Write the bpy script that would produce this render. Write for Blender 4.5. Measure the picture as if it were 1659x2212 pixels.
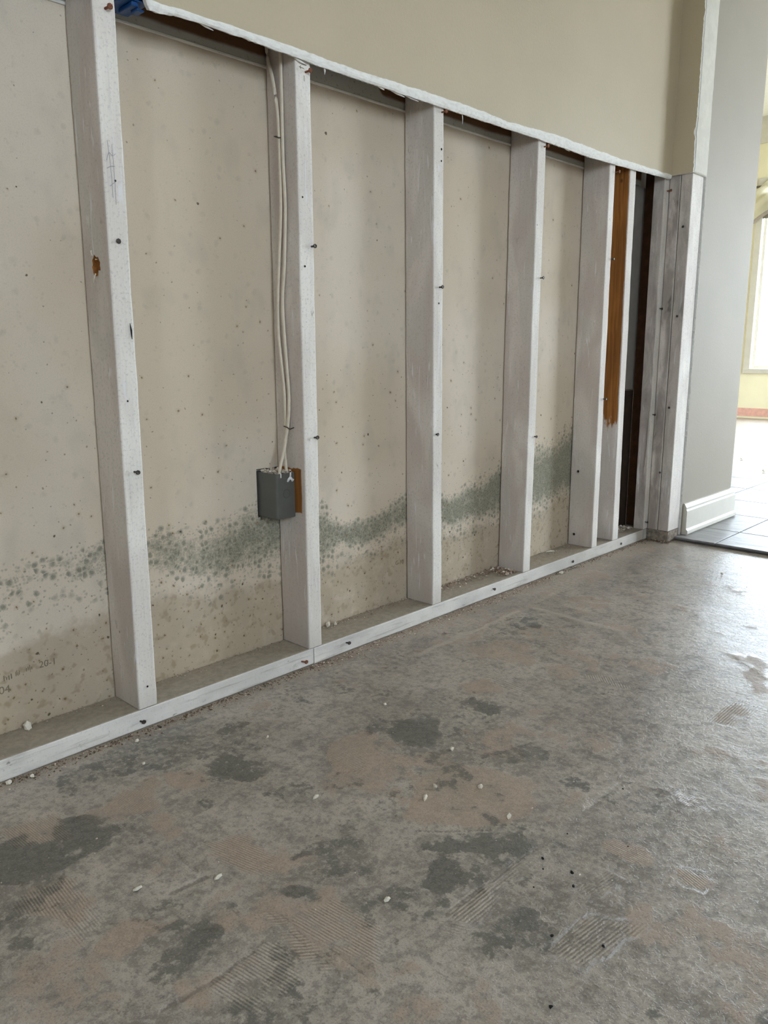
import bpy, bmesh, math, random
import numpy as np
from mathutils import Vector, Matrix, noise as mnoise

# ------------------------------------------------------------------ scene
scene = bpy.context.scene
for o in list(bpy.data.objects):
    bpy.data.objects.remove(o)
COL = scene.collection

# camera (solved from the 16 inch stud spacing, 2x4 sections and the plate line)
cam_d = bpy.data.cameras.new('camera')
cam = bpy.data.objects.new('camera', cam_d)
COL.objects.link(cam)
cam.location = (-0.64455, -1.23142, 0.67279)
cam.rotation_euler = (1.368016, 0.004072, -0.807003)
cam_d.sensor_fit = 'HORIZONTAL'
cam_d.sensor_width = 36.0
cam_d.lens = 1690.515 * 36.0 / 1659.0
cam_d.clip_start = 0.02
cam_d.clip_end = 200
scene.camera = cam

# view
scene.view_settings.view_transform = 'Standard'
scene.view_settings.look = 'None'
scene.view_settings.gamma = 1.0
scene.view_settings.use_curve_mapping = False
scene.view_settings.exposure = 1.82
scene.cycles.max_bounces = 7
scene.cycles.diffuse_bounces = 5
scene.cycles.glossy_bounces = 3
scene.cycles.use_adaptive_sampling = True
scene.cycles.adaptive_threshold = 0.065
scene.cycles.adaptive_min_samples = 20
scene.cycles.transparent_max_bounces = 12
scene.cycles.caustics_reflective = False
scene.cycles.caustics_refractive = False
scene.cycles.sample_clamp_indirect = 10

# sky: an even bright overcast sky, a little bluer overhead
world = bpy.data.worlds.new('sky')
scene.world = world
world.use_nodes = True
wn = world.node_tree
wn.nodes.clear()
w_out = wn.nodes.new('ShaderNodeOutputWorld')
w_bg = wn.nodes.new('ShaderNodeBackground')
w_bg.inputs['Color'].default_value = (0.745, 0.865, 1.0, 1)
w_bg.inputs['Strength'].default_value = 7.0
wn.links.new(w_bg.outputs[0], w_out.inputs[0])

# the daylight openings of the place: (axis, position, from, to, z0, z1)
WIN_FAR = (7.60, 0.10, 1.675, 0.445, 2.26)         # wall x = 7.60, y range, z range (in view)
WIN_FAR2 = (7.60, -2.20, -.60, 0.445, 2.26)        # its neighbour to the right
WIN_S1 = (-2.20, 3.85, 5.75, 0.03, 2.50)           # wall y = -2.20 right of the jog: glazed door
WIN_S3 = (-3.40, -1.05, -.05, 1.05, 2.15)          # wall y = -3.40: window behind the camera
WIN_L_ADDED = (-3.00, -3.00, -2.30, 1.10, 2.10)          # wall x = -3.00, y range: small unseen window added to light the stud cheeks


def portal(name, loc, rot, sx, sy):
    d = bpy.data.lights.new(name, 'AREA')
    d.shape = 'RECTANGLE'
    d.size, d.size_y = sx, sy
    d.energy = 1.0
    d.cycles.is_portal = True
    o = bpy.data.objects.new(name, d)
    COL.objects.link(o)
    o.location = loc
    o.rotation_euler = rot
    return o


def portals():
    for (x, y0, y1, z0, z1) in (WIN_FAR, WIN_FAR2):
        portal('window_portal', (x + .12, (y0 + y1) / 2, (z0 + z1) / 2), (math.pi / 2, 0, math.pi / 2), y1 - y0, z1 - z0)
    for (y, x0, x1, z0, z1) in (WIN_S1, WIN_S3):
        portal('window_portal', ((x0 + x1) / 2, y - .12, (z0 + z1) / 2), (math.pi / 2, 0, 0), x1 - x0, z1 - z0)
    x, y0, y1, z0, z1 = WIN_L_ADDED
    portal('window_portal', (x - .12, (y0 + y1) / 2, (z0 + z1) / 2), (math.pi / 2, 0, -math.pi / 2), y1 - y0, z1 - z0)


portals()
CEIL = 2.80


# ------------------------------------------------------------------ helpers
def S(r, g, b):
    f = lambda c: (c / 255.0) / 12.92 if c / 255.0 <= 0.04045 else ((c / 255.0 + 0.055) / 1.055) ** 2.4
    return (f(r), f(g), f(b), 1.0)


class NT:
    def __init__(self, name, rough=0.6, spec=0.4, metallic=0.0):
        self.m = bpy.data.materials.new(name)
        self.m.use_nodes = True
        self.t = self.m.node_tree
        self.t.nodes.clear()
        self.out = self.t.nodes.new('ShaderNodeOutputMaterial')
        self.b = self.t.nodes.new('ShaderNodeBsdfPrincipled')
        self.t.links.new(self.b.outputs[0], self.out.inputs[0])
        self.b.inputs['Roughness'].default_value = rough
        self.b.inputs['Specular IOR Level'].default_value = spec
        self.b.inputs['Metallic'].default_value = metallic
        self._obj = None

    def set(self, sock, v):
        if isinstance(v, bpy.types.NodeSocket):
            self.t.links.new(v, sock)
        else:
            sock.default_value = v

    def node(self, typ, ins=None, **props):
        n = self.t.nodes.new(typ)
        for k, v in props.items():
            setattr(n, k, v)
        for k, v in (ins or {}).items():
            self.set(n.inputs[k], v)
        return n

    def geo(self):
        if self._obj is None:
            self._obj = self.t.nodes.new('ShaderNodeNewGeometry')
        return self._obj

    def pos(self):
        return self.geo().outputs['Position']

    def gen(self):
        return self.node('ShaderNodeTexCoord').outputs['Object']

    def vscale(self, v, s):
        return self.node('ShaderNodeVectorMath', {0: v, 1: s}, operation='MULTIPLY').outputs[0]

    def vadd(self, v, s):
        return self.node('ShaderNodeVectorMath', {0: v, 1: s}, operation='ADD').outputs[0]

    def sep(self, v):
        n = self.node('ShaderNodeSeparateXYZ', {0: v})
        return n.outputs[0], n.outputs[1], n.outputs[2]

    def math(self, op, a, b=0.0, c=0.0, clamp=False):
        return self.node('ShaderNodeMath', {0: a, 1: b, 2: c}, operation=op, use_clamp=clamp).outputs[0]

    def mul(self, a, b): return self.math('MULTIPLY', a, b)
    def add(self, a, b): return self.math('ADD', a, b)
    def sub(self, a, b): return self.math('SUBTRACT', a, b)

    def ss(self, x, a, b, lo=0.0, hi=1.0):
        return self.node('ShaderNodeMapRange', {'Value': x, 'From Min': a, 'From Max': b, 'To Min': lo, 'To Max': hi},
                         interpolation_type='SMOOTHSTEP').outputs[0]

    def mix(self, f, a, b, blend='MIX'):
        n = self.t.nodes.new('ShaderNodeMix')
        n.data_type = 'RGBA'
        n.blend_type = blend
        n.clamp_factor = True
        self.set(n.inputs[0], f)
        self.set(n.inputs[6], a)
        self.set(n.inputs[7], b)
        return n.outputs[2]

    dim = '3D'

    def noise(self, v, scale, detail=2.0, rough=0.55, dist=0.0):
        return self.node('ShaderNodeTexNoise', {'Vector': v, 'Scale': scale, 'Detail': detail, 'Roughness': rough,
                                                'Distortion': dist}, noise_dimensions=self.dim).outputs['Fac']

    def noisec(self, v, scale, detail=1.0):
        return self.node('ShaderNodeTexNoise', {'Vector': v, 'Scale': scale, 'Detail': detail}, noise_dimensions=self.dim).outputs['Color']

    def warp(self, v, scale, amt):
        c = self.noisec(v, scale)
        c = self.vadd(c, (-.5, -.5, -.5))
        return self.vadd(v, self.vscale(c, (amt, amt, amt)))

    def vor(self, v, scale, rnd=1.0, feature='F1'):
        n = self.node('ShaderNodeTexVoronoi', {'Vector': v, 'Scale': scale, 'Randomness': rnd}, feature=feature, voronoi_dimensions=self.dim)
        return n.outputs

    def attr(self, name):
        return self.node('ShaderNodeAttribute', attribute_name=name).outputs['Fac']

    def color(self, v): self.set(self.b.inputs['Base Color'], v)
    def rough(self, v): self.set(self.b.inputs['Roughness'], v)

    def bump(self, h, strength=0.5, dist=0.001, prev=None):
        ins = {'Height': h, 'Strength': strength, 'Distance': dist}
        if prev is not None:
            ins['Normal'] = prev
        n = self.node('ShaderNodeBump', ins)
        self.set(self.b.inputs['Normal'], n.outputs[0])
        return n.outputs[0]


def plain(name, col, rough=0.6, spec=0.4, metallic=0.0, var=0.10, scale=60, bump=0.15):
    g = NT(name, rough, spec, metallic)
    p = g.pos()
    n = g.noise(p, scale, 4)
    dark = tuple(c * (1 - var * 2) for c in col[:3]) + (1,)
    g.color(g.mix(g.ss(n, .3, .75), dark, col))
    if bump:
        g.bump(g.noise(p, scale * 4, 3), bump, .001)
    return g.m


def tag(o, label=None, cat=None, group=None, kind=None):
    if label: o['label'] = label
    if cat: o['category'] = cat
    if group: o['group'] = group
    if kind: o['kind'] = kind
    return o


def obj(name, me, mats=(), parent=None, loc=None):
    o = bpy.data.objects.new(name, me)
    COL.objects.link(o)
    if mats is not None:
        if not isinstance(mats, (list, tuple)): mats = [mats]
        if len(me.materials) == 0:
            for m in mats: me.materials.append(m)
    if parent is not None: o.parent = parent
    if loc is not None: o.location = loc
    return o


def empty(name, loc=(0, 0, 0)):
    o = bpy.data.objects.new(name, None)
    COL.objects.link(o)
    o.empty_display_size = .05
    o.location = loc
    return o


def mesh(name, verts, faces, mat_idx=None, smooth=False):
    me = bpy.data.meshes.new(name)
    me.from_pydata([tuple(v) for v in verts], [], [tuple(f) for f in faces])
    if mat_idx is not None:
        me.polygons.foreach_set('material_index', mat_idx)
    if smooth:
        me.polygons.foreach_set('use_smooth', [True] * len(me.polygons))
    me.update()
    return me


def box_vf(x0, x1, y0, y1, z0, z1, base=0):
    v = [(x0, y0, z0), (x1, y0, z0), (x1, y1, z0), (x0, y1, z0), (x0, y0, z1), (x1, y0, z1), (x1, y1, z1), (x0, y1, z1)]
    f = [(0, 3, 2, 1), (4, 5, 6, 7), (0, 1, 5, 4), (1, 2, 6, 5), (2, 3, 7, 6), (3, 0, 4, 7)]
    return v, [tuple(i + base for i in q) for q in f]


def boxes(name, bl):
    V, F = [], []
    for b in bl:
        v, f = box_vf(*b, base=len(V))
        V += v; F += f
    return mesh(name, V, F)


def bevel_box(name, x0, x1, y0, y1, z0, z1, r=.002, seg=2):
    bm = bmesh.new()
    v, f = box_vf(x0, x1, y0, y1, z0, z1)
    vs = [bm.verts.new(c) for c in v]
    for q in f: bm.faces.new([vs[i] for i in q])
    bmesh.ops.bevel(bm, geom=bm.edges[:], offset=r, segments=seg, affect='EDGES', profile=.5)
    me = bpy.data.meshes.new(name)
    bm.to_mesh(me); bm.free()
    return me


def grid_slab(name, xs, zs, y0, y1, keep=None):
    """a sheet in the XZ plane with a gridded front at y0 and a plain back at y1"""
    nx, nz = len(xs), len(zs)
    V = [(x, y0, z) for z in zs for x in xs]
    F = []
    kept = np.zeros((nz - 1, nx - 1), bool)
    for j in range(nz - 1):
        for i in range(nx - 1):
            if keep is not None and not keep((xs[i] + xs[i + 1]) / 2, (zs[j] + zs[j + 1]) / 2): continue
            kept[j, i] = True
            a = j * nx + i
            F.append((a, a + 1, a + nx + 1, a + nx))
    off = {}
    def back(a):
        if a not in off:
            off[a] = len(V)
            V.append((V[a][0], y1, V[a][2]))
        return off[a]
    for j in range(nz - 1):
        for i in range(nx - 1):
            if not kept[j, i]: continue
            a = j * nx + i
            for (dj, di, e) in ((-1, 0, (a + 1, a)), (1, 0, (a + nx, a + nx + 1)), (0, -1, (a, a + nx)), (0, 1, (a + nx + 1, a + 1))):
                jj, ii = j + dj, i + di
                if jj < 0 or ii < 0 or jj >= nz - 1 or ii >= nx - 1 or not kept[jj, ii]:
                    F.append((e[0], e[1], back(e[1]), back(e[0])))
    return mesh(name, V, F)


def fattr(me, name, arr):
    a = me.attributes.new(name, 'FLOAT', 'POINT')
    a.data.foreach_set('value', np.ascontiguousarray(arr, dtype=np.float32))


def board(name, sec, l0, l1, axis='z', r=.0025, seg=None, wob=.0007, seed=0, top_shift=(0, 0), rag=0.0):
    """a sawn board: rounded rectangle section (a0,a1,b0,b1) swept from l0 to l1 with slight waviness"""
    a0, a1, b0, b1 = sec
    pts = []
    for (ca, cb, sa) in ((a1 - r, b1 - r, 0), (a0 + r, b1 - r, 90), (a0 + r, b0 + r, 180), (a1 - r, b0 + r, 270)):
        for k in range(3):
            t = math.radians(sa + 45 * k)
            pts.append((ca + r * math.cos(t), cb + r * math.sin(t)))
    n = len(pts)
    L = l1 - l0
    seg = seg or max(4, int(L / .025))
    V, F = [], []
    for j in range(seg + 1):
        t = j / seg
        l = l0 + L * t
        for i, (a, b) in enumerate(pts):
            h = mnoise.noise(Vector((a * 9 + seed * 7.3, b * 9 + seed, l * 5)))
            h2 = mnoise.noise(Vector((a * 40 + seed * 3.1, b * 40 - seed, l * 38)))
            d = wob * (h * 1.2 + h2 * .9)
            ca, cb = (a0 + a1) / 2, (b0 + b1) / 2
            s = 1 + d / max(.01, math.hypot(a - ca, b - cb))
            ll = l
            if rag and j in (0, seg):
                ll += rag * mnoise.noise(Vector((a * 90, b * 90, seed)))
            aa = ca + (a - ca) * s + top_shift[0] * t
            bb = cb + (b - cb) * s + top_shift[1] * t
            V.append({'z': (aa, bb, ll), 'x': (ll, aa, bb), 'y': (bb, ll, aa)}[axis])
    for j in range(seg):
        for i in range(n):
            k = (i + 1) % n
            F.append((j * n + i, j * n + k, (j + 1) * n + k, (j + 1) * n + i))
    F.append(tuple(range(n - 1, -1, -1)))
    F.append(tuple(seg * n + i for i in range(n)))
    return mesh(name, V, F)


def tube(name, path, rad, n=8, flat=None, smooth=True, close=True):
    """tube along a polyline; rad scalar or list; flat=(vector, factor) squeezes the section along a world vector"""
    P = [Vector(p) for p in path]
    V, F = [], []
    up = Vector((0, 0, 1))
    for i, p in enumerate(P):
        d = (P[min(i + 1, len(P) - 1)] - P[max(i - 1, 0)]).normalized()
        a = d.cross(up)
        if a.length < .2: a = d.cross(Vector((0, 1, 0)))
        a.normalize()
        b = d.cross(a).normalized()
        r = rad[i] if isinstance(rad, (list, tuple)) else rad
        for k in range(n):
            t = 2 * math.pi * k / n
            o = a * math.cos(t) * r + b * math.sin(t) * r
            if flat:
                fv = Vector(flat[0]).normalized()
                o = o - fv * o.dot(fv) * (1 - flat[1])
            V.append(p + o)
    for i in range(len(P) - 1):
        for k in range(n):
            q = (k + 1) % n
            F.append((i * n + k, i * n + q, (i + 1) * n + q, (i + 1) * n + k))
    if close:
        F.append(tuple(range(n - 1, -1, -1)))
        F.append(tuple((len(P) - 1) * n + i for i in range(n)))
    return mesh(name, V, F, smooth=smooth)


def spline(pts, n=60):
    P = [Vector(p) for p in pts]
    out = []
    m = len(P) - 1
    for i in range(n + 1):
        t = i / n * m
        k = min(int(t), m - 1)
        u = t - k
        p0, p1, p2, p3 = P[max(k - 1, 0)], P[k], P[k + 1], P[min(k + 2, m)]
        out.append(.5 * ((2 * p1) + (p2 - p0) * u + (2 * p0 - 5 * p1 + 4 * p2 - p3) * u * u + (3 * p1 - p0 - 3 * p2 + p3) * u ** 3))
    return out


def interp(tab, x):
    xs = [t[0] for t in tab]; ys = [t[1] for t in tab]
    return np.interp(x, xs, ys)


_gr = np.random.default_rng(5)
_grid = _gr.random((64, 64))
def vnoise(x, y, sc):
    """cheap tiled value noise on arrays"""
    u, v = np.asarray(x) * sc, np.asarray(y) * sc
    i, j = np.floor(u).astype(int), np.floor(v).astype(int)
    fu, fv = u - i, v - j
    fu, fv = fu * fu * (3 - 2 * fu), fv * fv * (3 - 2 * fv)
    g = lambda a, b: _grid[a % 64, b % 64]
    return (g(i, j) * (1 - fu) + g(i + 1, j) * fu) * (1 - fv) + (g(i, j + 1) * (1 - fu) + g(i + 1, j + 1) * fu) * fv


def sdf_poly(px, py, poly):
    """signed distance (positive inside) to a polygon, on arrays"""
    d = np.full(px.shape, 1e9)
    ins = np.zeros(px.shape, bool)
    n = len(poly)
    for i in range(n):
        ax, ay = poly[i]; bx, by = poly[(i + 1) % n]
        ex, ey = bx - ax, by - ay
        t = np.clip(((px - ax) * ex + (py - ay) * ey) / (ex * ex + ey * ey + 1e-12), 0, 1)
        d = np.minimum(d, np.hypot(px - ax - t * ex, py - ay - t * ey))
        c = ((ay > py) != (by > py)) & (px < (bx - ax) * (py - ay) / (by - ay + 1e-12) + ax)
        ins ^= c
    return np.where(ins, d, -d)


def seg_dist(px, py, a, b):
    ex, ey = b[0] - a[0], b[1] - a[1]
    t = np.clip(((px - a[0]) * ex + (py - a[1]) * ey) / (ex * ex + ey * ey + 1e-12), 0, 1)
    return np.hypot(px - a[0] - t * ex, py - a[1] - t * ey)


DARK= [((0.036, -0.239), (0.034, -0.036), (-0.021, -0.029), 0.9), ((0.125, -0.395), (0.038, -0.04), (-0.023, -0.024), 0.7), ((-0.199, -0.248), (0.041, -0.043), (-0.015, -0.03), 0.9), ((-0.3, -0.232), (0.032, -0.034), (-0.02, -0.047), 0.8), ((-0.355, -0.339), (0.012, -0.012), (-0.006, -0.016), 0.9), ((-0.363, -0.386), (0.022, -0.023), (-0.007, -0.018), 0.8), ((-0.231, -0.519), (0.037, -0.039), (-0.022, -0.033), 1), ((-0.239, -0.444), (0.023, -0.025), (-0.012, -0.022), 0.8), ((-0.286, -0.522), (0.014, -0.015), (-0.009, -0.014), 0.6), ((-0.161, -0.503), (0.012, -0.012), (-0.012, -0.017), 0.7), ((-0.095, -0.535), (0.026, -0.028), (-0.011, -0.013), 0.8), ((-0.014, -0.52), (0.033, -0.034), (-0.038, -0.042), 0.7), ((0.064, -0.37), (0.03, -0.031), (-0.024, -0.029), 0.5), ((-0.059, -0.294), (0.012, -0.013), (-0.011, -0.016), 0.6), ((0.072, -0.176), (0.033, -0.035), (-0.024, -0.032), 0.5), ((0.298, -0.303), (0.017, -0.019), (-0.019, -0.019), 0.8), ((0.063, -0.656), (0.023, -0.024), (-0.041, -0.033), 1), ((0.318, -0.364), (0.029, -0.03), (-0.031, -0.028), 0.9), ((0.141, -0.653), (0.055, -0.058), (-0.024, -0.018), 0.7), ((0.052, -0.796), (0.037, -0.039), (-0.037, -0.024), 0.5), ((0.369, -0.663), (0.025, -0.026), (-0.023, -0.014), 0.5), ((0.052, -0.684), (0.012, -0.013), (-0.02, -0.016), 0.6), ((0.212, -0.682), (0.02, -0.021), (-0.023, -0.015), 0.5), ((0.387, -0.545), (0.033, -0.034), (-0.025, -0.017), 0.5), ((0.149, -0.478), (0.01, -0.01), (-0.027, -0.025), 0.5), ((0.955, -0.194), (0.032, -0.035), (-0.052, -0.034), 0.5), ((0.725, -0.238), (0.02, -0.021), (-0.03, -0.022), 0.45), ((0.856, -0.199), (0.024, -0.026), (-0.035, -0.024), 0.45), ((0.716, -0.352), (0.019, -0.02), (-0.038, -0.026), 0.4), ((0.506, -0.4), (0.031, -0.033), (-0.029, -0.022), 0.7), ((0.364, -0.376), (0.016, -0.017), (-0.03, -0.026), 0.7), ((0.79, -0.107), (0.032, -0.034), (-0.022, -0.018), 0.4), ((1.273, -0.232), (0.024, -0.025), (-0.034, -0.018), 0.4), ((0.719, -0.513), (0.026, -0.028), (-0.027, -0.015), 0.4)]
RIDGE= [([(-0.136, -0.147), (-0.065, -0.163), (-0.1, -0.251), (-0.135, -0.258), (-0.156, -0.2)], (0.997, 0.081), 0.0045, 0.6), ([(-0.207, -0.155), (-0.148, -0.163), (-0.151, -0.232), (-0.195, -0.219)], (0.978, 0.21), 0.0045, 0.4), ([(-0.297, -0.128), (-0.229, -0.158), (-0.243, -0.218), (-0.301, -0.187)], (0.997, 0.071), 0.005, 0.6), ([(-0.118, -0.365), (-0.052, -0.395), (-0.061, -0.469), (-0.093, -0.499), (-0.121, -0.435)], (0.966, 0.26), 0.006, 0.7), ([(0.187, -0.274), (0.267, -0.322), (0.178, -0.389), (0.151, -0.339)], (0.164, 0.986), 0.007, 0.9), ([(-0.335, -0.282), (-0.27, -0.305), (-0.278, -0.361), (-0.309, -0.376), (-0.352, -0.331)], (0.998, -0.064), 0.006, 0.8), ([(-0.244, -0.59), (-0.164, -0.58), (-0.17, -0.658), (-0.239, -0.661)], (0.988, 0.157), 0.007, 1), ([(-0.124, -0.583), (-0.066, -0.585), (-0.057, -0.665), (-0.103, -0.71), (-0.119, -0.659)], (0.993, 0.119), 0.0065, 0.9), ([(-0.141, -0.542), (-0.137, -0.564), (-0.14, -0.681), (-0.158, -0.671)], (0.62, 0.785), 0.008, 1), ([(-0.313, -0.372), (-0.282, -0.369), (-0.293, -0.416), (-0.319, -0.422)], (1.0, -0.03), 0.006, 0.6), ([(0.14, -0.109), (0.229, -0.176), (0.184, -0.234), (0.115, -0.198)], (0.936, 0.351), 0.005, 0.4), ([(-0.16, -0.492), (-0.147, -0.512), (-0.168, -0.531), (-0.176, -0.505)], (0.997, -0.074), 0.007, 0.6), ([(0.046, -0.821), (0.132, -0.835), (0.151, -0.889), (0.042, -0.877)], (0.152, 0.988), 0.0075, 1), ([(0.013, -0.704), (0.147, -0.71), (0.133, -0.731), (0.022, -0.736)], (0.027, 1.0), 0.008, 1), ([(0.159, -0.791), (0.221, -0.803), (0.225, -0.84), (0.151, -0.825)], (0.182, 0.983), 0.007, 0.6), ([(0.464, -0.783), (0.476, -0.814), (0.454, -0.855), (0.426, -0.825)], (0.976, -0.218), 0.006, 0.6), ([(0.53, -0.614), (0.582, -0.631), (0.533, -0.665), (0.524, -0.631)], (0.999, 0.051), 0.006, 0.5), ([(-0.003, -0.71), (0.022, -0.719), (0.012, -0.737), (-0.01, -0.73)], (0.919, 0.394), 0.007, 0.6), ([(0.273, -0.778), (0.299, -0.82), (0.264, -0.827), (0.25, -0.798)], (0.999, -0.044), 0.006, 0.4), ([(0.29, -0.883), (0.302, -0.908), (0.267, -0.917), (0.261, -0.892)], (0.926, -0.376), 0.006, 0.4), ([(0.743, -0.742), (0.89, -0.739), (0.857, -0.786), (0.745, -0.78)], (0.008, 1.0), 0.008, 0.9), ([(0.773, -0.438), (0.803, -0.51), (0.786, -0.585), (0.754, -0.55), (0.754, -0.474)], (0.61, -0.793), 0.008, 0.7), ([(0.751, -0.373), (0.763, -0.444), (0.756, -0.568), (0.743, -0.509)], (1.0, -0.007), 0.012, 0.6), ([(0.623, -0.286), (0.63, -0.358), (0.62, -0.466), (0.604, -0.391)], (0.998, -0.063), 0.012, 0.5)]
TAN= [([(0.203, -0.457), (0.307, -0.493), (0.346, -0.609), (0.273, -0.681), (0.175, -0.627), (0.128, -0.527)], 0.9), ([(0.385, -0.849), (0.416, -0.89), (0.384, -0.932), (0.357, -0.911)], 0.7), ([(0.273, -0.778), (0.299, -0.82), (0.266, -0.843), (0.245, -0.8)], 0.7), ([(0.286, -0.878), (0.308, -0.921), (0.286, -0.955), (0.255, -0.898)], 0.6), ([(-0.28, -0.435), (-0.211, -0.468), (-0.222, -0.49), (-0.267, -0.477), (-0.303, -0.49), (-0.311, -0.456)], 0.8), ([(-0.059, -0.169), (0.013, -0.193), (-0.027, -0.253), (-0.078, -0.228)], 0.6), ([(0.193, -0.268), (0.279, -0.309), (0.183, -0.405), (0.141, -0.361)], 1.0), ([(-0.203, -0.327), (-0.146, -0.351), (-0.168, -0.42), (-0.217, -0.4)], 0.5), ([(-0.118, -0.365), (-0.052, -0.395), (-0.042, -0.49), (-0.081, -0.531), (-0.121, -0.435)], 0.7), ([(-0.328, -0.257), (-0.268, -0.3), (-0.276, -0.369), (-0.313, -0.384), (-0.357, -0.331)], 0.6), ([(-0.389, -0.373), (-0.317, -0.412), (-0.313, -0.489), (-0.314, -0.597), (-0.428, -0.476)], 0.45), ([(-0.151, -0.537), (-0.06, -0.579), (-0.051, -0.66), (-0.127, -0.732), (-0.16, -0.673)], 0.55), ([(-0.136, -0.147), (-0.065, -0.163), (-0.1, -0.251), (-0.135, -0.258), (-0.213, -0.184)], 0.6), ([(-0.297, -0.128), (-0.229, -0.158), (-0.243, -0.218), (-0.301, -0.187)], 0.6), ([(0.893, 0.121), (1.09, -0.09), (1.777, 0.025), (1.973, -0.098), (1.288, -0.102), (0.927, -0.187), (0.589, -0.147)], 0.4), ([(1.115, -0.672), (1.122, -0.715), (0.917, -0.781), (0.929, -0.737)], 0.7), ([(0.743, -0.742), (0.89, -0.739), (0.857, -0.786), (0.745, -0.78)], 0.5), ([(0.547, -0.3), (0.603, -0.329), (0.581, -0.381), (0.521, -0.347)], 0.8), ([(0.919, -0.444), (0.942, -0.469), (0.871, -0.5), (0.856, -0.467)], 0.5), ([(-0.096, -0.703), (-0.052, -0.713), (-0.068, -0.747), (-0.126, -0.732)], 0.6), ([(0.554, -0.601), (0.585, -0.634), (0.533, -0.665), (0.455, -0.638)], 0.5)]
LINES= [((0.008, -0.705), (0.239, -0.718), 0.004, 0.8), ((0.111, -0.565), (0.188, -0.646), 0.004, 0.9), ((0.038, -0.823), (0.132, -0.835), 0.003, 0.5), ((-0.305, -0.583), (-0.233, -0.587), 0.004, 1), ((-0.233, -0.587), (-0.172, -0.582), 0.003, 0.8), ((-0.201, -0.43), (-0.155, -0.433), 0.006, 1), ((-0.155, -0.433), (-0.036, -0.488), 0.002, 0.4), ((-0.369, -0.319), (-0.306, -0.344), 0.004, 0.8), ((-0.162, -0.341), (0.029, -0.432), 0.003, 0.6), ((-0.138, -0.539), (-0.143, -0.692), 0.003, 0.6), ((-0.132, -0.557), (-0.12, -0.725), 0.003, 0.6), ((-0.31, -0.333), (-0.311, -0.392), 0.004, 0.6), ((0.139, -0.369), (0.167, -0.388), 0.003, 0.7), ((-0.152, -0.366), (-0.155, -0.433), 0.005, 0.6), ((0.314, -0.715), (0.396, -0.72), 0.004, 0.5), ((0.214, -0.458), (0.291, -0.482), 0.003, 0.6)]
LIGHT= [((0.612, -0.127), (0.83, -0.128), 0.012, 0.8), ((0.83, -0.128), (1.022, -0.122), 0.01, 0.8), ((1.068, -0.145), (1.058, -0.393), 0.014, 0.8), ((1.058, -0.393), (1.01, -0.445), 0.012, 0.6), ((1.096, -0.651), (1.013, -0.75), 0.012, 0.6), ((1.113, -0.115), (1.211, -0.108), 0.012, 0.6), ((0.019, -0.721), (0.243, -0.715), 0.01, 0.5), ((0.243, -0.715), (0.42, -0.707), 0.014, 0.5), ((0.711, -0.59), (0.879, -0.591), 0.02, 0.3), ((-0.146, -0.588), (0.049, -0.556), 0.006, 0.3)]
MTOP= [(-0.184, 0.318), (-0.138, 0.325), (-0.081, 0.336), (0.004, 0.327), (0.097, 0.328), (0.188, 0.307), (0.255, 0.32), (0.325, 0.34), (0.412, 0.327), (0.527, 0.309), (0.592, 0.275), (0.685, 0.285), (0.768, 0.3), (0.813, 0.3), (0.964, 0.291), (1.05, 0.29), (1.156, 0.312), (1.223, 0.336), (1.417, 0.353), (1.523, 0.373), (1.618, 0.41)]
MBOT= [(-0.191, 0.244), (-0.085, 0.289), (-0.002, 0.262), (0.093, 0.269), (0.141, 0.236), (0.237, 0.21), (0.32, 0.233), (0.409, 0.242), (0.531, 0.202), (0.591, 0.228), (0.684, 0.219), (0.813, 0.227), (0.965, 0.214), (1.052, 0.207), (1.228, 0.216), (1.414, 0.204), (1.62, 0.218)]
STAIN= [(-0.196, 0.192), (-0.118, 0.196), (0.003, 0.208), (0.094, 0.218), (0.237, 0.2), (0.407, 0.194), (0.531, 0.191), (0.803, 0.216), (0.965, 0.201), (1.229, 0.2), (1.415, 0.193), (1.62, 0.21)]
# ------------------------------------------------------------------ materials
def mat_upper_paint(name='beige_wall_paint', col=S(198, 184, 157)):
    g = NT(name, .62, .3)
    p = g.pos()
    n = g.noise(p, 3.0, 3)
    c = g.mix(g.ss(n, .3, .7), tuple(v * .94 for v in col[:3]) + (1,), col)
    o = g.noise(p, 140, 3, .6)
    c = g.mix(g.mul(g.ss(o, .45, .75), .10), c, tuple(v * .75 for v in col[:3]) + (1,))
    g.color(c)
    g.bump(g.noise(p, 160, 2, .5), .28, .0012)
    return g.m


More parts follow.
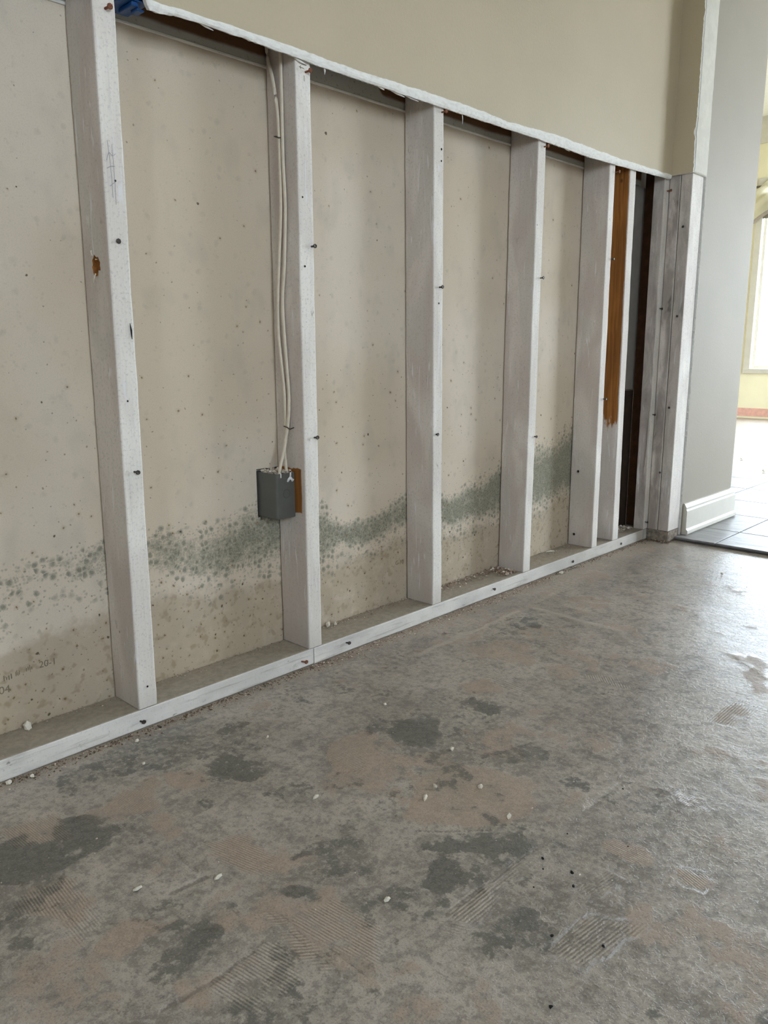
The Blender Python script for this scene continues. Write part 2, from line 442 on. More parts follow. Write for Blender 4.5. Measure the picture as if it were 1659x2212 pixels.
def mat_panel():
    """paper face of the sheets behind the studs: mould colonies, tan damp zone, specks"""
    g = NT('damp_gypsum_paper', .85, .15)
    g.dim = '2D'
    x, y, z = g.sep(g.pos())
    p = g.node('ShaderNodeCombineXYZ', {0: x, 1: z, 2: 0.0}).outputs[0]
    n1 = g.noise(p, 2.2, 2)
    c = g.mix(g.ss(n1, .3, .7), S(210, 195, 173), S(221, 208, 190))
    n2 = g.noise(p, 420, 2, .6)
    c = g.mix(g.mul(g.ss(n2, .45, .8), .16), c, S(160, 148, 128))
    # cloudy damp greys
    cl = g.noise(g.vscale(p, (1, .7, 1)), 14, 2, .6)
    c = g.mix(g.mul(g.ss(cl, .5, .8), .16), c, S(150, 150, 140))
    # tan damp zone at the foot
    st = g.attr('stain')
    sn = g.noise(p, 26, 3, .62)
    stm = g.ss(g.add(st, g.mul(g.sub(sn, .5), .9)), .30, .85)
    c = g.mix(g.mul(stm, .54), c, S(163, 148, 124))
    rust = g.ss(g.noise(p, 38, 2, .6), .56, .72)
    c = g.mix(g.mul(g.mul(rust, st), .42), c, S(138, 112, 80))
    # mould: round colonies whose density follows the band
    mold = g.attr('mold')
    wp = g.warp(p, 55, .006)
    v = wp
    o1 = g.vor(v, 70)
    o1e = g.vor(v, 70, feature='DISTANCE_TO_EDGE')
    r1 = g.sep(o1['Color'])[0]
    pres1 = g.ss(g.sub(mold, g.mul(r1, .98)), -.10, .22)
    disc1 = g.ss(o1['Distance'], .18, .62, 1, 0)
    edge1 = g.ss(o1e['Distance'], .0, .10)
    core1 = g.ss(o1['Distance'], .02, .26, 1, 0)
    m1 = g.mul(g.mul(pres1, disc1), g.math('MULTIPLY_ADD', edge1, .6, .4))
    vb = g.vadd(v, (3.7, 1.9, 0))
    o2 = g.vor(vb, 165)
    r2 = g.sep(o2['Color'])[1]
    pres2 = g.ss(g.sub(mold, r2), -.10, .16)
    disc2 = g.ss(o2['Distance'], .15, .60, 1, 0)
    m2 = g.mul(pres2, disc2)
    hz = g.add(mold, g.add(g.mul(g.sub(g.noise(p, 40, 3, .65), .5), 1.0), g.mul(g.sub(g.noise(p, 210, 2, .6), .5), .6)))
    haze = g.mul(g.ss(hz, .40, 1.2), .68)
    m = g.math('MAXIMUM', g.math('MAXIMUM', g.mul(m1, .72), g.mul(m2, .48)), haze)
    m = g.math('ADD', m, g.mul(haze, .25), clamp=True)
    fine = g.noise(p, 260, 1, .6)
    mcol = g.mix(g.ss(fine, .35, .65), S(114, 114, 99), S(144, 143, 127))
    c = g.mix(m, c, mcol)
    c = g.mix(g.mul(g.mul(core1, pres1), .22), c, S(82, 84, 74))
    # brown specks, many low down, a few everywhere
    spk = g.attr('speck')
    wsp = g.warp(p, 130, .004)
    for k, (sc, rad, col, amt) in enumerate(((16, .045, S(92, 80, 62), .9), (34, .075, S(120, 98, 68), .8), (70, .11, S(112, 100, 82), .6))):
        vv = g.vadd(wsp, (1.3 * k, 2.1 * k, 0))
        ov = g.vor(vv, sc)
        rr = g.sep(ov['Color'])
        pres = g.math('LESS_THAN', rr[2], spk)
        rv = g.math('MULTIPLY_ADD', rr[0], rad, rad * .25)
        d = g.math('DIVIDE', ov['Distance'], rv)
        c = g.mix(g.mul(g.mul(pres, g.ss(d, .6, 1.05, 1, 0)), amt), c, col)
        if k == 1:
            c = g.mix(g.mul(g.mul(pres, g.ss(d, .8, 3.2, 1, 0)), .22), c, S(150, 122, 84))
    g.color(c)
    g.bump(g.noise(p, 500, 2), .12, .0005)
    return g.m


def mat_stud(name, seed=0.0, bare=None, tint=0.0):
    """whitewashed framing lumber; bare = list of (axis index, min corner, max corner) left unpainted"""
    g = NT(name, .7, .25)
    p = g.vadd(g.pos(), (seed * 3.17, seed * 1.3, seed * .77))
    x, y, z = g.sep(g.pos())
    big = g.noise(g.vscale(p, (9, 9, 3.2)), 1.0, 2, .6, .6)
    big2 = g.noise(g.vadd(g.vscale(p, (12, 12, 3.6)), (9, 3, 5)), 1.0, 2, .6, .8)
    fine = g.noise(p, 220, 2, .65)
    grain = g.noise(g.vscale(p, (170, 170, 7)), 1.0, 3, .6, .3)
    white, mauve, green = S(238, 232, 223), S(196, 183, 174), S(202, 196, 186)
    # coat thick on rolled faces, thin on the cheeks, whose shade is also painted in
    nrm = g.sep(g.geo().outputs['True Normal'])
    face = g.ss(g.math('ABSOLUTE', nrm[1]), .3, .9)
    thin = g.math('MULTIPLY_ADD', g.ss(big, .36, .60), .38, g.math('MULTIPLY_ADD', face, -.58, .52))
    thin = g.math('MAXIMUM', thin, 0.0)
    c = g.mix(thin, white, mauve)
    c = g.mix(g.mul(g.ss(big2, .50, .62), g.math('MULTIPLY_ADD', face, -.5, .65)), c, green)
    c = g.mix(g.mul(g.ss(grain, .5, .8), .22), c, S(165, 158, 155))
    c = g.mix(g.mul(g.ss(fine, .50, .76), .36), c, S(146, 141, 138))
    # brush ridges of thicker paint
    rid = g.noise(g.vadd(g.vscale(p, (95, 95, 9)), (0, 0, 3)), 1.0, 2, .5, 1.2)
    c = g.mix(g.mul(g.ss(rid, .64, .72), .7), c, S(232, 230, 230))
    # dark scuffs and pin marks
    sc = g.noise(g.vscale(p, (60, 60, 16)), 1.0, 3, .7, .4)
    c = g.mix(g.mul(g.ss(sc, .68, .76), .5), c, S(118, 114, 112))
    v = g.vor(g.vscale(p, (1, 1, .6)), 48)
    pin = g.mul(g.math('LESS_THAN', g.sep(v['Color'])[0], .05), g.ss(v['Distance'], .05, .10, 1, 0))
    c = g.mix(g.mul(pin, .8), c, S(70, 64, 60))
    if tint:
        sm = g.noise(g.vscale(p, (20, 20, 7)), 1.0, 3, .6, .5)
        tf = g.math('MULTIPLY_ADD', face, -.8 * tint, tint)
        c = g.mix(g.mul(g.ss(sm, .38, .62), tf), c, S(140, 130, 122))
        c = g.mix(g.mul(g.ss(sm, .62, .74), tf), c, S(84, 78, 74))
    # dirt at the foot
    foot = g.ss(g.add(z, g.mul(g.sub(fine, .5), .06)), .03, .11, .22, 0)
    c = g.mix(foot, c, S(140, 132, 124))
    if bare:
        wood = wood_color(g, p)
        for (mn, mx, soft) in bare:
            wv = g.sub(g.noise(g.vscale(p, (60, 60, 22)), 1.0, 3), .5)
            m = None
            for ax, s, sf, am in ((0, x, .0008, 0.0), (1, y, .002, .006), (2, z, soft * .25, soft * 3)):
                s2 = g.add(s, g.mul(wv, am)) if am else s
                a = g.mul(g.ss(s2, mn[ax] - sf, mn[ax] + sf), g.ss(s2, mx[ax] - sf, mx[ax] + sf, 1, 0))
                m = a if m is None else g.mul(m, a)
            c = g.mix(m, c, wood)
    g.color(c)
    b = g.bump(g.add(g.mul(grain, .5), g.mul(rid, .8)), .30, .0012)
    g.bump(fine, .18, .0006, b)
    return g.m


def wood_color(g, p):
    gr = g.noise(g.vscale(p, (150, 150, 5)), 1.0, 4, .6, .6)
    lo = g.noise(g.vscale(p, (14, 14, 4)), 1.0, 3)
    c = g.mix(g.ss(gr, .3, .7), S(128, 80, 34), S(168, 112, 54))
    c = g.mix(g.mul(g.ss(lo, .4, .7), .5), c, S(112, 70, 34))
    v = g.vor(g.vscale(p, (1, 1, .7)), 16)
    kn = g.mul(g.math('LESS_THAN', g.sep(v['Color'])[0], .45), g.ss(v['Distance'], .03, .10, 1, 0))
    return g.mix(g.mul(kn, .7), c, S(72, 40, 18))


def mat_wood(name='bare_pine'):
    g = NT(name, .7, .2)
    g.color(wood_color(g, g.pos()))
    g.bump(g.noise(g.vscale(g.pos(), (150, 150, 6)), 1.0, 3), .3, .001)
    return g.m


def mat_plate():
    g = NT('whitewashed_plate', .72, .25)
    p = g.pos()
    x, y, z = g.sep(p)
    nrm = g.sep(g.geo().outputs['True Normal'])
    top = g.ss(nrm[2], .4, .9)
    gr = g.noise(g.vscale(p, (7, 60, 120)), 1.0, 4, .65, .6)
    fine = g.noise(p, 200, 4, .65)
    big = g.noise(g.vscale(p, (6, 12, 12)), 1.0, 4)
    c = g.mix(g.ss(big, .35, .65), S(228, 223, 216), S(204, 200, 194))
    c = g.mix(g.mul(g.ss(gr, .54, .74), .6), c, S(150, 143, 134))
    c = g.mix(g.mul(g.ss(fine, .55, .75), .35), c, S(128, 118, 106))
    sc = g.noise(g.vscale(p, (24, 60, 60)), 1.0, 5, .7)
    c = g.mix(g.mul(g.ss(sc, .64, .72), .7), c, S(104, 94, 84))
    # far end is dirtier
    c = g.mix(g.mul(g.ss(g.add(x, g.mul(big, .5)), 1.1, 2.0), .35), c, S(150, 141, 126))
    dust = g.mix(g.ss(g.noise(p, 90, 4, .6), .3, .7), S(146, 136, 120), S(166, 155, 138))
    dust = g.mix(g.mul(g.ss(fine, .55, .75), .5), dust, S(120, 108, 92))
    c = g.mix(g.mul(top, .9), c, dust)
    g.color(c)
    b = g.bump(gr, .35, .0015)
    g.bump(fine, .3, .001, b)
    return g.m


def mat_floor():
    g = NT('scraped_slab', .5, .54)
    g.dim = '2D'
    p = g.pos()
    x, y, z = g.sep(p)
    dark, tan, rm, ph, ln, lt, dust = [g.attr(k) for k in ('dark', 'tan', 'ridge', 'phase', 'crack', 'light', 'dust')]
    nA = g.noise(p, 4.5, 4, .62)
    nB = g.noise(p, 30, 4, .68)
    nC = g.noise(p, 95, 4, .72)
    nD = g.noise(p, 420, 1, .6)
    # streaks left by the scraper, along two directions
    c = g.mix(g.ss(nA, .36, .64), S(143, 134, 125), S(178, 168, 157))
    isl = g.ss(g.add(nB, g.mul(g.sub(nC, .5), .9)), .475, .535)
    c = g.mix(g.mul(isl, .36), c, S(192, 182, 169))
    c = g.mix(g.mul(g.ss(nB, .50, .36), .40), c, S(112, 109, 102))
    c = g.mix(g.mul(g.ss(nC, .52, .62), .46), c, S(110, 104, 98))
    c = g.mix(g.mul(g.ss(nC, .46, .38), .40), c, S(198, 190, 179))
    # tan trowelled residue
    tm = g.ss(g.add(tan, g.mul(g.sub(nB, .5), 1.0)), .34, .60)
    c = g.mix(g.mul(tm, .75), c, g.mix(g.ss(nC, .35, .65), S(158, 138, 121), S(182, 162, 144)))
    # dark damp / adhesive stains with ragged edge
    dn = g.add(g.mul(g.sub(nB, .5), 1.5), g.mul(g.sub(nC, .5), 1.0))
    dm = g.ss(g.add(dark, dn), .44, .78)
    c = g.mix(g.mul(dm, .85), c, g.mix(g.ss(nC, .4, .6), S(74, 73, 69), S(106, 104, 98)))
    # green-grey tinge beside the stains
    gm = g.ss(g.add(dark, g.mul(g.sub(nA, .5), 1.2)), .2, .7)
    c = g.mix(g.mul(gm, .12), c, S(118, 120, 104))
    # notched trowel ridges
    wv = g.math('SINE', g.add(g.mul(ph, 6.28318), g.mul(g.sub(nB, .5), 1.6)))
    rmk = g.mul(rm, g.ss(nB, .30, .50))
    c = g.mix(g.mul(g.mul(rmk, g.ss(wv, -.2, .9)), .34), c, S(204, 190, 172))
    c = g.mix(g.mul(g.mul(rmk, g.ss(wv, .1, -.9)), .46), c, S(92, 83, 75))
    # score lines, light thinset seams
    c = g.mix(g.mul(g.ss(g.add(ln, g.mul(g.sub(nC, .5), 1.1)), .35, .8), .5), c, S(82, 76, 70))
    lm = g.ss(g.add(lt, g.mul(g.sub(nC, .5), .7)), .3, .75)
    c = g.mix(g.mul(lm, .55), c, S(190, 180, 166))
    # dust swept against the plate
    du = g.ss(g.add(dust, g.mul(g.sub(nB, .5), .7)), .25, .85)
    c = g.mix(g.mul(du, .7), c, g.mix(g.ss(nD, .35, .65), S(150, 136, 120), S(176, 162, 144)))
    c = g.mix(g.mul(g.ss(nD, .62, .78), .25), c, S(200, 192, 182))
    c = g.mix(g.mul(g.ss(nD, .40, .28), .35), c, S(90, 85, 80))
    g.color(c)
    r = g.math('MULTIPLY_ADD', nB, .22, .22)
    r = g.add(r, g.mul(g.math('MAXIMUM', du, tm), .20))
    g.rough(g.math('MINIMUM', r, .9))
    h = g.add(g.mul(isl, .35), g.mul(nC, .30))
    h = g.add(h, g.mul(nA, 1.5))
    h = g.add(h, g.mul(nB, .5))
    h = g.add(h, g.mul(g.mul(rmk, wv), .35))
    h = g.add(h, g.add(g.mul(lm, .6), g.mul(tm, .3)))
    h = g.sub(h, g.mul(ln, .8))
    h = g.add(h, g.mul(nD, .06))
    g.bump(h, .45, .0016)
    return g.m


def mat_tile():
    g = NT('grey_streaked_tile', .28, .4)
    p = g.pos()
    oi = g.node('ShaderNodeObjectInfo').outputs['Random']
    pv = g.vadd(p, (0, 0, 0))
    st = g.noise(g.vadd(g.vscale(p, (55, 7, 1)), (0, 0, 0)), 1.0, 5, .65, .7)
    c = g.mix(g.ss(st, .35, .65), S(126, 125, 124), S(160, 159, 158))
    c = g.mix(g.mul(g.ss(st, .62, .72), .5), c, S(190, 190, 190))
    c = g.mix(g.mul(oi, .18), c, S(132, 131, 130))
    g.color(c)
    g.rough(g.math('MULTIPLY_ADD', st, .35, .26))
    g.bump(st, .25, .001)
    return g.m


def mat_gypsum():
    g = NT('broken_gypsum_core', .8, .2)
    p = g.pos()
    n = g.noise(g.vscale(p, (60, 160, 160)), 1.0, 4, .6)
    c = g.mix(g.ss(n, .25, .55), S(228, 225, 217), S(243, 241, 235))
    sp = g.noise(p, 160, 4, .7)
    c = g.mix(g.mul(g.ss(sp, .68, .78), .5), c, S(150, 138, 118))
    g.color(c)
    g.bump(n, .3, .001)
    return g.m


def mat_glass():
    m = bpy.data.materials.new('window_glass')
    m.use_nodes = True
    t = m.node_tree
    t.nodes.clear()
    o = t.nodes.new('ShaderNodeOutputMaterial')
    a = t.nodes.new('ShaderNodeBsdfTransparent')
    b = t.nodes.new('ShaderNodeBsdfGlossy')
    b.inputs['Roughness'].default_value = .02
    mx = t.nodes.new('ShaderNodeMixShader')
    mx.inputs[0].default_value = .05
    t.links.new(a.outputs[0], mx.inputs[1])
    t.links.new(b.outputs[0], mx.inputs[2])
    t.links.new(mx.outputs[0], o.inputs[0])
    return m


M = {}
M['beige'] = mat_upper_paint()
M['grey_paint'] = mat_upper_paint('grey_wall_paint', S(160, 151, 135))
M['yellow'] = mat_upper_paint('yellow_wall_paint', S(244, 236, 204))
M['room'] = mat_upper_paint('pale_room_paint', S(214, 206, 190))
M['panel'] = mat_panel()
M['gypsum'] = mat_gypsum()
M['floor'] = mat_floor()
M['tile'] = mat_tile()
M['grout'] = plain('dark_grout', S(96, 94, 92), .9, .2)
M['plate'] = mat_plate()
M['wood'] = mat_wood()
M['plate2'] = plain('rough_end_grain', S(158, 146, 132), .85, .2, var=.28, scale=70, bump=.6)
M['trim'] = plain('white_trim_paint', S(210, 205, 192), .4, .4, var=.03, scale=20, bump=.05)
M['ceiling'] = plain('white_ceiling', S(236, 234, 226), .85, .2, var=.03, scale=30)
M['glass'] = mat_glass()
M['nail'] = plain('nail_steel', S(92, 86, 80), .45, .5, .8, var=.2, scale=300, bump=0)
M['rust'] = plain('rusty_nail', S(150, 96, 70), .7, .3, .2, var=.25, scale=400, bump=.2)
M['boxgrey'] = plain('grey_plastic', S(98, 98, 93), .45, .4, var=.05, scale=40, bump=.05)
M['boxdark'] = plain('grey_plastic_knockout', S(88, 88, 84), .5, .4, var=.05, scale=40, bump=.05)
M['blue'] = plain('blue_plastic', S(22, 78, 140), .4, .5, var=.12, scale=60, bump=.05)
M['cable'] = plain('cream_cable_jacket', S(228, 217, 197), .45, .4, var=.05, scale=90, bump=.05)
M['paint'] = plain('white_paint_blob', S(238, 238, 238), .4, .4, var=.02, bump=0)
M['chip'] = plain('plaster_chip_white', S(226, 218, 202), .9, .2, var=.08, scale=200, bump=.3)
M['speck'] = plain('black_grit', S(34, 32, 30), .7, .3, var=.2, scale=300, bump=0)
M['ink'] = plain('faded_ink', S(136, 126, 108), .9, .1, var=.1, bump=0)
M['pencil'] = plain('pencil_grey', S(172, 172, 182), .8, .2, var=.1, bump=0)
M['pink'] = plain('bare_pink_paper', S(238, 186, 170), .85, .2, var=.08, scale=30)
def mat_cloth(name, col):
    g = NT(name, .8, .1)
    g.color(col)
    tr = g.node('ShaderNodeBsdfTranslucent', {'Color': col})
    mx = g.node('ShaderNodeMixShader', {0: .5})
    g.t.links.new(g.b.outputs[0], mx.inputs[1])
    g.t.links.new(tr.outputs[0], mx.inputs[2])
    g.t.links.new(mx.outputs[0], g.out.inputs[0])
    return g.m


M['curtain'] = mat_cloth('cream_curtain', S(236, 230, 204))
M['curtainband'] = plain('taupe_curtain_band', S(150, 138, 124), .8, .2, var=.08, scale=20)
M['shade'] = plain('grey_roller_shade', S(128, 122, 108), .8, .2, var=.05, scale=20)
M['brownpaper'] = None
M['ground'] = plain('outdoor_paving', S(150, 146, 136), .9, .2, var=.1, scale=2, bump=0)


def mat_upper_sheet():
    g = NT('overspray_sheet', .85, .15)
    p = g.pos()
    x, y, z = g.sep(p)
    n = g.noise(g.vscale(p, (9, 9, 40)), 1.0, 4)
    lim = g.ss(g.math('ABSOLUTE', g.sub(x, .60)), .10, .14)       # paint ran higher beside the second stud
    edge = g.add(g.sub(z, g.mul(lim, -.028)), g.mul(n, .012))
    m = g.ss(edge, 1.264, 1.272)
    c = g.mix(m, S(190, 188, 180), S(112, 82, 56))
    sp = g.noise(p, 120, 4, .7)
    c = g.mix(g.mul(g.ss(sp, .56, .72), .5), c, S(60, 44, 32))
    g.color(c)
    return g.m


M['brownpaper'] = mat_upper_sheet()

# ------------------------------------------------------------------ setting: floor
def build_floor():
    xs = np.concatenate([np.linspace(-3.0, -.62, 10)[:-1], np.arange(-.62, 1.0, .004), np.arange(1.0, 2.2, .008), np.linspace(2.2, 7.6, 24)])
    ys = np.concatenate([np.linspace(-3.4, -1.30, 8)[:-1], np.arange(-1.30, .14, .0045), np.linspace(.14, 3.2, 14)])
    X, Y = np.meshgrid(xs, ys)
    nx, ny = len(xs), len(ys)
    px, py = X.ravel(), Y.ravel()
    dark = np.zeros(px.size); tan = np.zeros(px.size); rm = np.zeros(px.size); ph = np.zeros(px.size)
    ln = np.zeros(px.size); lt = np.zeros(px.size)
    wob = (vnoise(px, py, 18) - .5) * .03 + (vnoise(px + 3, py + 1, 60) - .5) * .012
    rag = (vnoise(px, py, 9) - .5) * 1.0 + (vnoise(px + 5, py + 2, 26) - .5) * .9 + (vnoise(px + 1, py + 8, 70) - .5) * .5
    for (c, e1, e2, s) in DARK:
        A = np.array([[e1[0], e2[0]], [e1[1], e2[1]]])
        uv = np.linalg.inv(A) @ np.stack([px - c[0], py - c[1]])
        r = np.hypot(uv[0], uv[1]) + rag
        dark = np.maximum(dark, s * np.clip(1.55 - r, 0, 1))
    fb = lambda a, b: .5 * vnoise(px + a, py + b, 7) + .28 * vnoise(px + a * 2, py - b, 17) + .22 * vnoise(px - a, py + b * 3, 43)
    f1, f2 = fb(1.3, 2.2), fb(7.7, 4.1)
    dark = dark * np.clip(.45 + 2.2 * (f1 - .22), 0, 1.35)
    left = np.clip((1.0 - px) / .8, .25, 1)
    dark = np.maximum(dark, .62 * left * np.clip((f2 - .50) * 6, 0, 1))
    tan = np.maximum(tan, .55 * np.clip((fb(3.1, 9.4) - .52) * 6, 0, 1))
    for (P, s) in TAN:
        d = sdf_poly(px, py, P) + wob
        tan = np.maximum(tan, s * np.clip(.5 + d / .03, 0, 1))
    for (P, n, sp, s) in RIDGE:
        d = sdf_poly(px, py, P) + wob * .6
        m = s * np.clip(.4 + d / .014, 0, 1)
        f = px * n[0] + py * n[1] + (vnoise(px, py, 6) - .5) * .01
        use = m > rm
        ph = np.where(use, f / (sp * .62), ph)
        rm = np.maximum(rm, m)
    # blend fields over a wider skirt so that phase never jumps inside a patch
    for (a, b, w, s) in LINES:
        d = seg_dist(px + (vnoise(px, py, 40) - .5) * .006, py + (vnoise(px + 7, py, 40) - .5) * .006, a, b)
        ln = np.maximum(ln, s * np.clip(1.2 - d / max(w, .004), 0, 1))
    for (a, b, w, s) in LIGHT:
        d = seg_dist(px + wob * .5, py + wob * .5, a, b)
        lt = np.maximum(lt, s * np.clip(1.3 - d / w, 0, 1))
    dust = np.clip(1.0 - (-py - .005) / (.05 + .05 * np.clip(px, 0, 2)), 0, 1) * (py < .01)
    dust = np.maximum(dust, .55 * np.clip((px - .5) / .6, 0, 1) * np.clip(1.15 - (-py) / (.10 + .13 * np.clip(px, 0, 2)), 0, 1))
    # gentle real unevenness of the slab
    h = (vnoise(px, py, 3.0) - .5) * .004 + (vnoise(px + 9, py + 4, 9.0) - .5) * .0016 + tan * .0009 + lt * .0012 - ln * .0012
    h = np.where((py > -.02), h * .2, h)
    h = np.where(px > 2.02, -.002, h) - .0012
    verts = np.stack([px, py, h], 1)
    I = np.arange(nx * ny).reshape(ny, nx)
    F = np.stack([I[:-1, :-1], I[:-1, 1:], I[1:, 1:], I[1:, :-1]], -1).reshape(-1, 4)
    me = bpy.data.meshes.new('floor')
    me.vertices.add(len(verts)); me.vertices.foreach_set('co', verts.ravel().astype(np.float32))
    me.loops.add(F.size); me.loops.foreach_set('vertex_index', F.ravel().astype(np.int32))
    me.polygons.add(len(F)); me.polygons.foreach_set('loop_start', np.arange(0, F.size, 4, dtype=np.int32))
    me.polygons.foreach_set('loop_total', np.full(len(F), 4, dtype=np.int32))
    me.update(calc_edges=True)
    me.polygons.foreach_set('use_smooth', [True] * len(F))
    for k, a in (('dark', dark), ('tan', tan), ('ridge', rm), ('phase', ph), ('crack', ln), ('light', lt), ('dust', dust)):
        fattr(me, k, a)
    o = obj('floor', me, M['floor'])
    tag(o, 'bare grey concrete slab with trowelled thinset residue and dark stains', 'floor', kind='structure')
    return o


build_floor()


def tile_floor():
    base = boxes('floor', [(2.075, 3.80, -2.19, 3.19, -.001, .0035)])
    o = obj('floor', base, M['grout'])
    tag(o, 'grey tiled hall floor beyond the end of the stud wall', 'floor', kind='structure')
    xl = [2.072, 2.303, 2.621, 2.953, 3.287, 3.605, 3.80]
    y0, dy, g = -.2267, .3155, .0022
    cache = {}
    for i in range(len(xl) - 1):
        for k in range(-6, 5):
            w = xl[i + 1] - xl[i]
            if i not in cache:
                cache[i] = bevel_box('tile', g, w - g, g, dy - g, .0035, .010, .0012, 1)
                cache[i].materials.append(M['tile'])
            t = obj('tile', cache[i], None, o, (xl[i], y0 + k * dy, 0))


tile_floor()


# ------------------------------------------------------------------ setting: walls
def wall_openings(name, axis, pos, th, a0, a1, z0, z1, opens, mat, label):
    """straight wall; opens = [(from, to, zlo, zhi)]"""
    bl = []
    cur = a0
    def add(p, q, zl, zh):
        if q - p < 1e-4 or zh - zl < 1e-4: return
        if axis == 'x': bl.append((p, q, min(pos, pos + th), max(pos, pos + th), zl, zh))
        else: bl.append((min(pos, pos + th), max(pos, pos + th), p, q, zl, zh))
    for (p, q, zl, zh) in sorted(opens):
        add(cur, p, z0, z1)
        add(p, q, z0, zl)
        add(p, q, zh, z1)
        cur = q
    add(cur, a1, z0, z1)
    o = obj(name, boxes(name, bl), mat)
    tag(o, label, 'wall', kind='structure')
    return o


def window(name, axis, pos, inw, a0, a1, z0, z1, label, mull=1, fw=.062):
    """window in a wall plane: frame bars, sash bars and one pane per light; inw = +1/-1 towards the room"""
    root = empty(name, ((a0 + a1) / 2, pos, z0) if axis == 'x' else (pos, (a0 + a1) / 2, z0))
    tag(root, label, 'window', kind='structure')
    inv = Matrix.Translation(-root.location)
    def put(nm, a, b, d0, d1, zl, zh, mat, r=.006):
        dl, dh = sorted((pos + d0 * inw, pos + d1 * inw))
        me = bevel_box(nm, a, b, dl, dh, zl, zh, r, 2) if axis == 'x' else bevel_box(nm, dl, dh, a, b, zl, zh, r, 2)
        me.transform(inv)
        return obj(nm, me, mat, root)
    # inside casing
    put('casing', a0 - .005, a0 + fw, -.02, .028, z0, z1, M['trim'])
    put('casing', a1 - fw, a1 + .005, -.02, .028, z0, z1, M['trim'])
    put('casing', a0 - .005, a1 + .005, -.02, .030, z1 - fw, z1 + .01, M['trim'])
    put('window_sill', a0 - .005, a1 + .005, -.02, .034, z0 - .005, z0 + fw * .7, M['trim'])
    n = mull + 1
    ia0, ia1 = a0 + fw, a1 - fw
    iz0, iz1 = z0 + fw * .7, z1 - fw
    for k in range(n):
        p, q = ia0 + (ia1 - ia0) * k / n, ia0 + (ia1 - ia0) * (k + 1) / n
        b = .03
        put('sash_bar', p, p + b, -.06, -.022, iz0, iz1, M['trim'], .004)
        put('sash_bar', q - b, q, -.06, -.022, iz0, iz1, M['trim'], .004)
        put('sash_bar', p + b, q - b, -.06, -.022, iz0, iz0 + b, M['trim'], .004)
        put('sash_bar', p + b, q - b, -.06, -.022, iz1 - b, iz1, M['trim'], .004)
        put('pane', p + b, q - b, -.045, -.041, iz0 + b, iz1 - b, M['glass'], .0005)
    return root


def shell():
    x, y0, y1, z0, z1 = WIN_FAR
    wf = wall_openings('wall_far', 'y', x, .16, -2.36, 3.36, -.02, CEIL + .05, [(y0, y1, z0, z1), WIN_FAR2[1:]], M['yellow'],
                       'pale yellow far wall with bare pink strip at its foot')
    pk = boxes('bare_strip', [(x - .002, x + .01, -2.2, 3.2, .016, .098)])
    obj('bare_strip', pk, M['pink'], wf)
    window('window_1', 'y', x, -1, y0, y1, z0, z1, 'white framed bright window in the pale yellow far wall', 1, .062)
    wall_openings('wall_south', 'x', -3.40, -.16, -3.16, 2.16, -.02, CEIL + .05, [WIN_S3[1:]], M['room'], 'pale wall with one window opposite the stud wall')
    window('window_3', 'x', WIN_S3[0], 1, *WIN_S3[1:], 'window of this room straight behind the camera', 1, .06)
    o = obj('wall_jog', boxes('wall_jog', [(2.0, 2.16, -3.40, -2.20, -.02, CEIL + .05)]), M['room'])
    tag(o, 'short jog wall joining the two south walls', 'wall', kind='structure')
    wall_openings('wall_southeast', 'x', -2.20, -.16, 2.16, 7.76, -.02, CEIL + .05, [WIN_S1[1:]], M['room'], 'south wall of the hall and far room with a glazed door')
    window('window_2', 'x', WIN_S1[0], 1, *WIN_S1[1:], 'wide glazed door in the south wall of the hall', 1, .05)
    x, y0, y1, z0, z1 = WIN_L_ADDED
    wall_openings('wall_left', 'y', x, -.16, -3.56, .20, -.02, CEIL + .05, [(y0, y1, z0, z1)], M['room'], 'pale left wall with one added window behind the camera')
    window('window_4_added', 'y', x, 1, y0, y1, z0, z1, 'added unseen window in the left wall, lighting the stud sides', 0, .06)
    window('window_5', 'y', WIN_FAR2[0], -1, *WIN_FAR2[1:], 'second white framed window in the far wall, right of the first', 1, .062)
    o = obj('wall_north', boxes('wall_north', [(2.40, 7.76, 3.20, 3.36, -.02, CEIL + .05)]), M['yellow'])
    tag(o, 'pale yellow north wall of the far room', 'wall', kind='structure')
    o = obj('wall_hall', boxes('wall_hall', [(2.40, 2.56, .12, 3.20, .0105, CEIL + .05)]), M['room'])
    tag(o, 'hall wall behind the end of the grey partition', 'wall', kind='structure')
    o = obj('ceiling', boxes('ceiling', [(-3.16, 7.76, -3.56, 3.36, CEIL, CEIL + .12)]), M['ceiling'])
    tag(o, 'white flat ceiling over both rooms', 'ceiling', kind='structure')
    # crown moulding on the far wall: stepped profile
    prof = [(0, 2.585), (.018, 2.585), (.03, 2.61), (.045, 2.64), (.085, 2.70), (.11, 2.725), (.11, 2.80), (0, 2.80)]
    V, F = [], []
    for y in (-2.2, 3.2):
        V += [(7.60 - a, y, z) for a, z in prof]
    n = len(prof)
    for i in range(n):
        k = (i + 1) % n
        F.append((i, n + i, n + k, k))
    F += [tuple(range(n)), tuple(range(2 * n - 1, n - 1, -1))]
    o = obj('trim_1', mesh('trim_1', V, F), M['trim'])
    tag(o, 'white crown moulding along the top of the yellow far wall', 'moulding', kind='structure')
    o = obj('ground', boxes('ground', [(-30, 40, -40, 40, -.25, -.15)]), M['ground'])
    tag(o, 'paved ground outside the windows', 'ground', kind='structure')


shell()


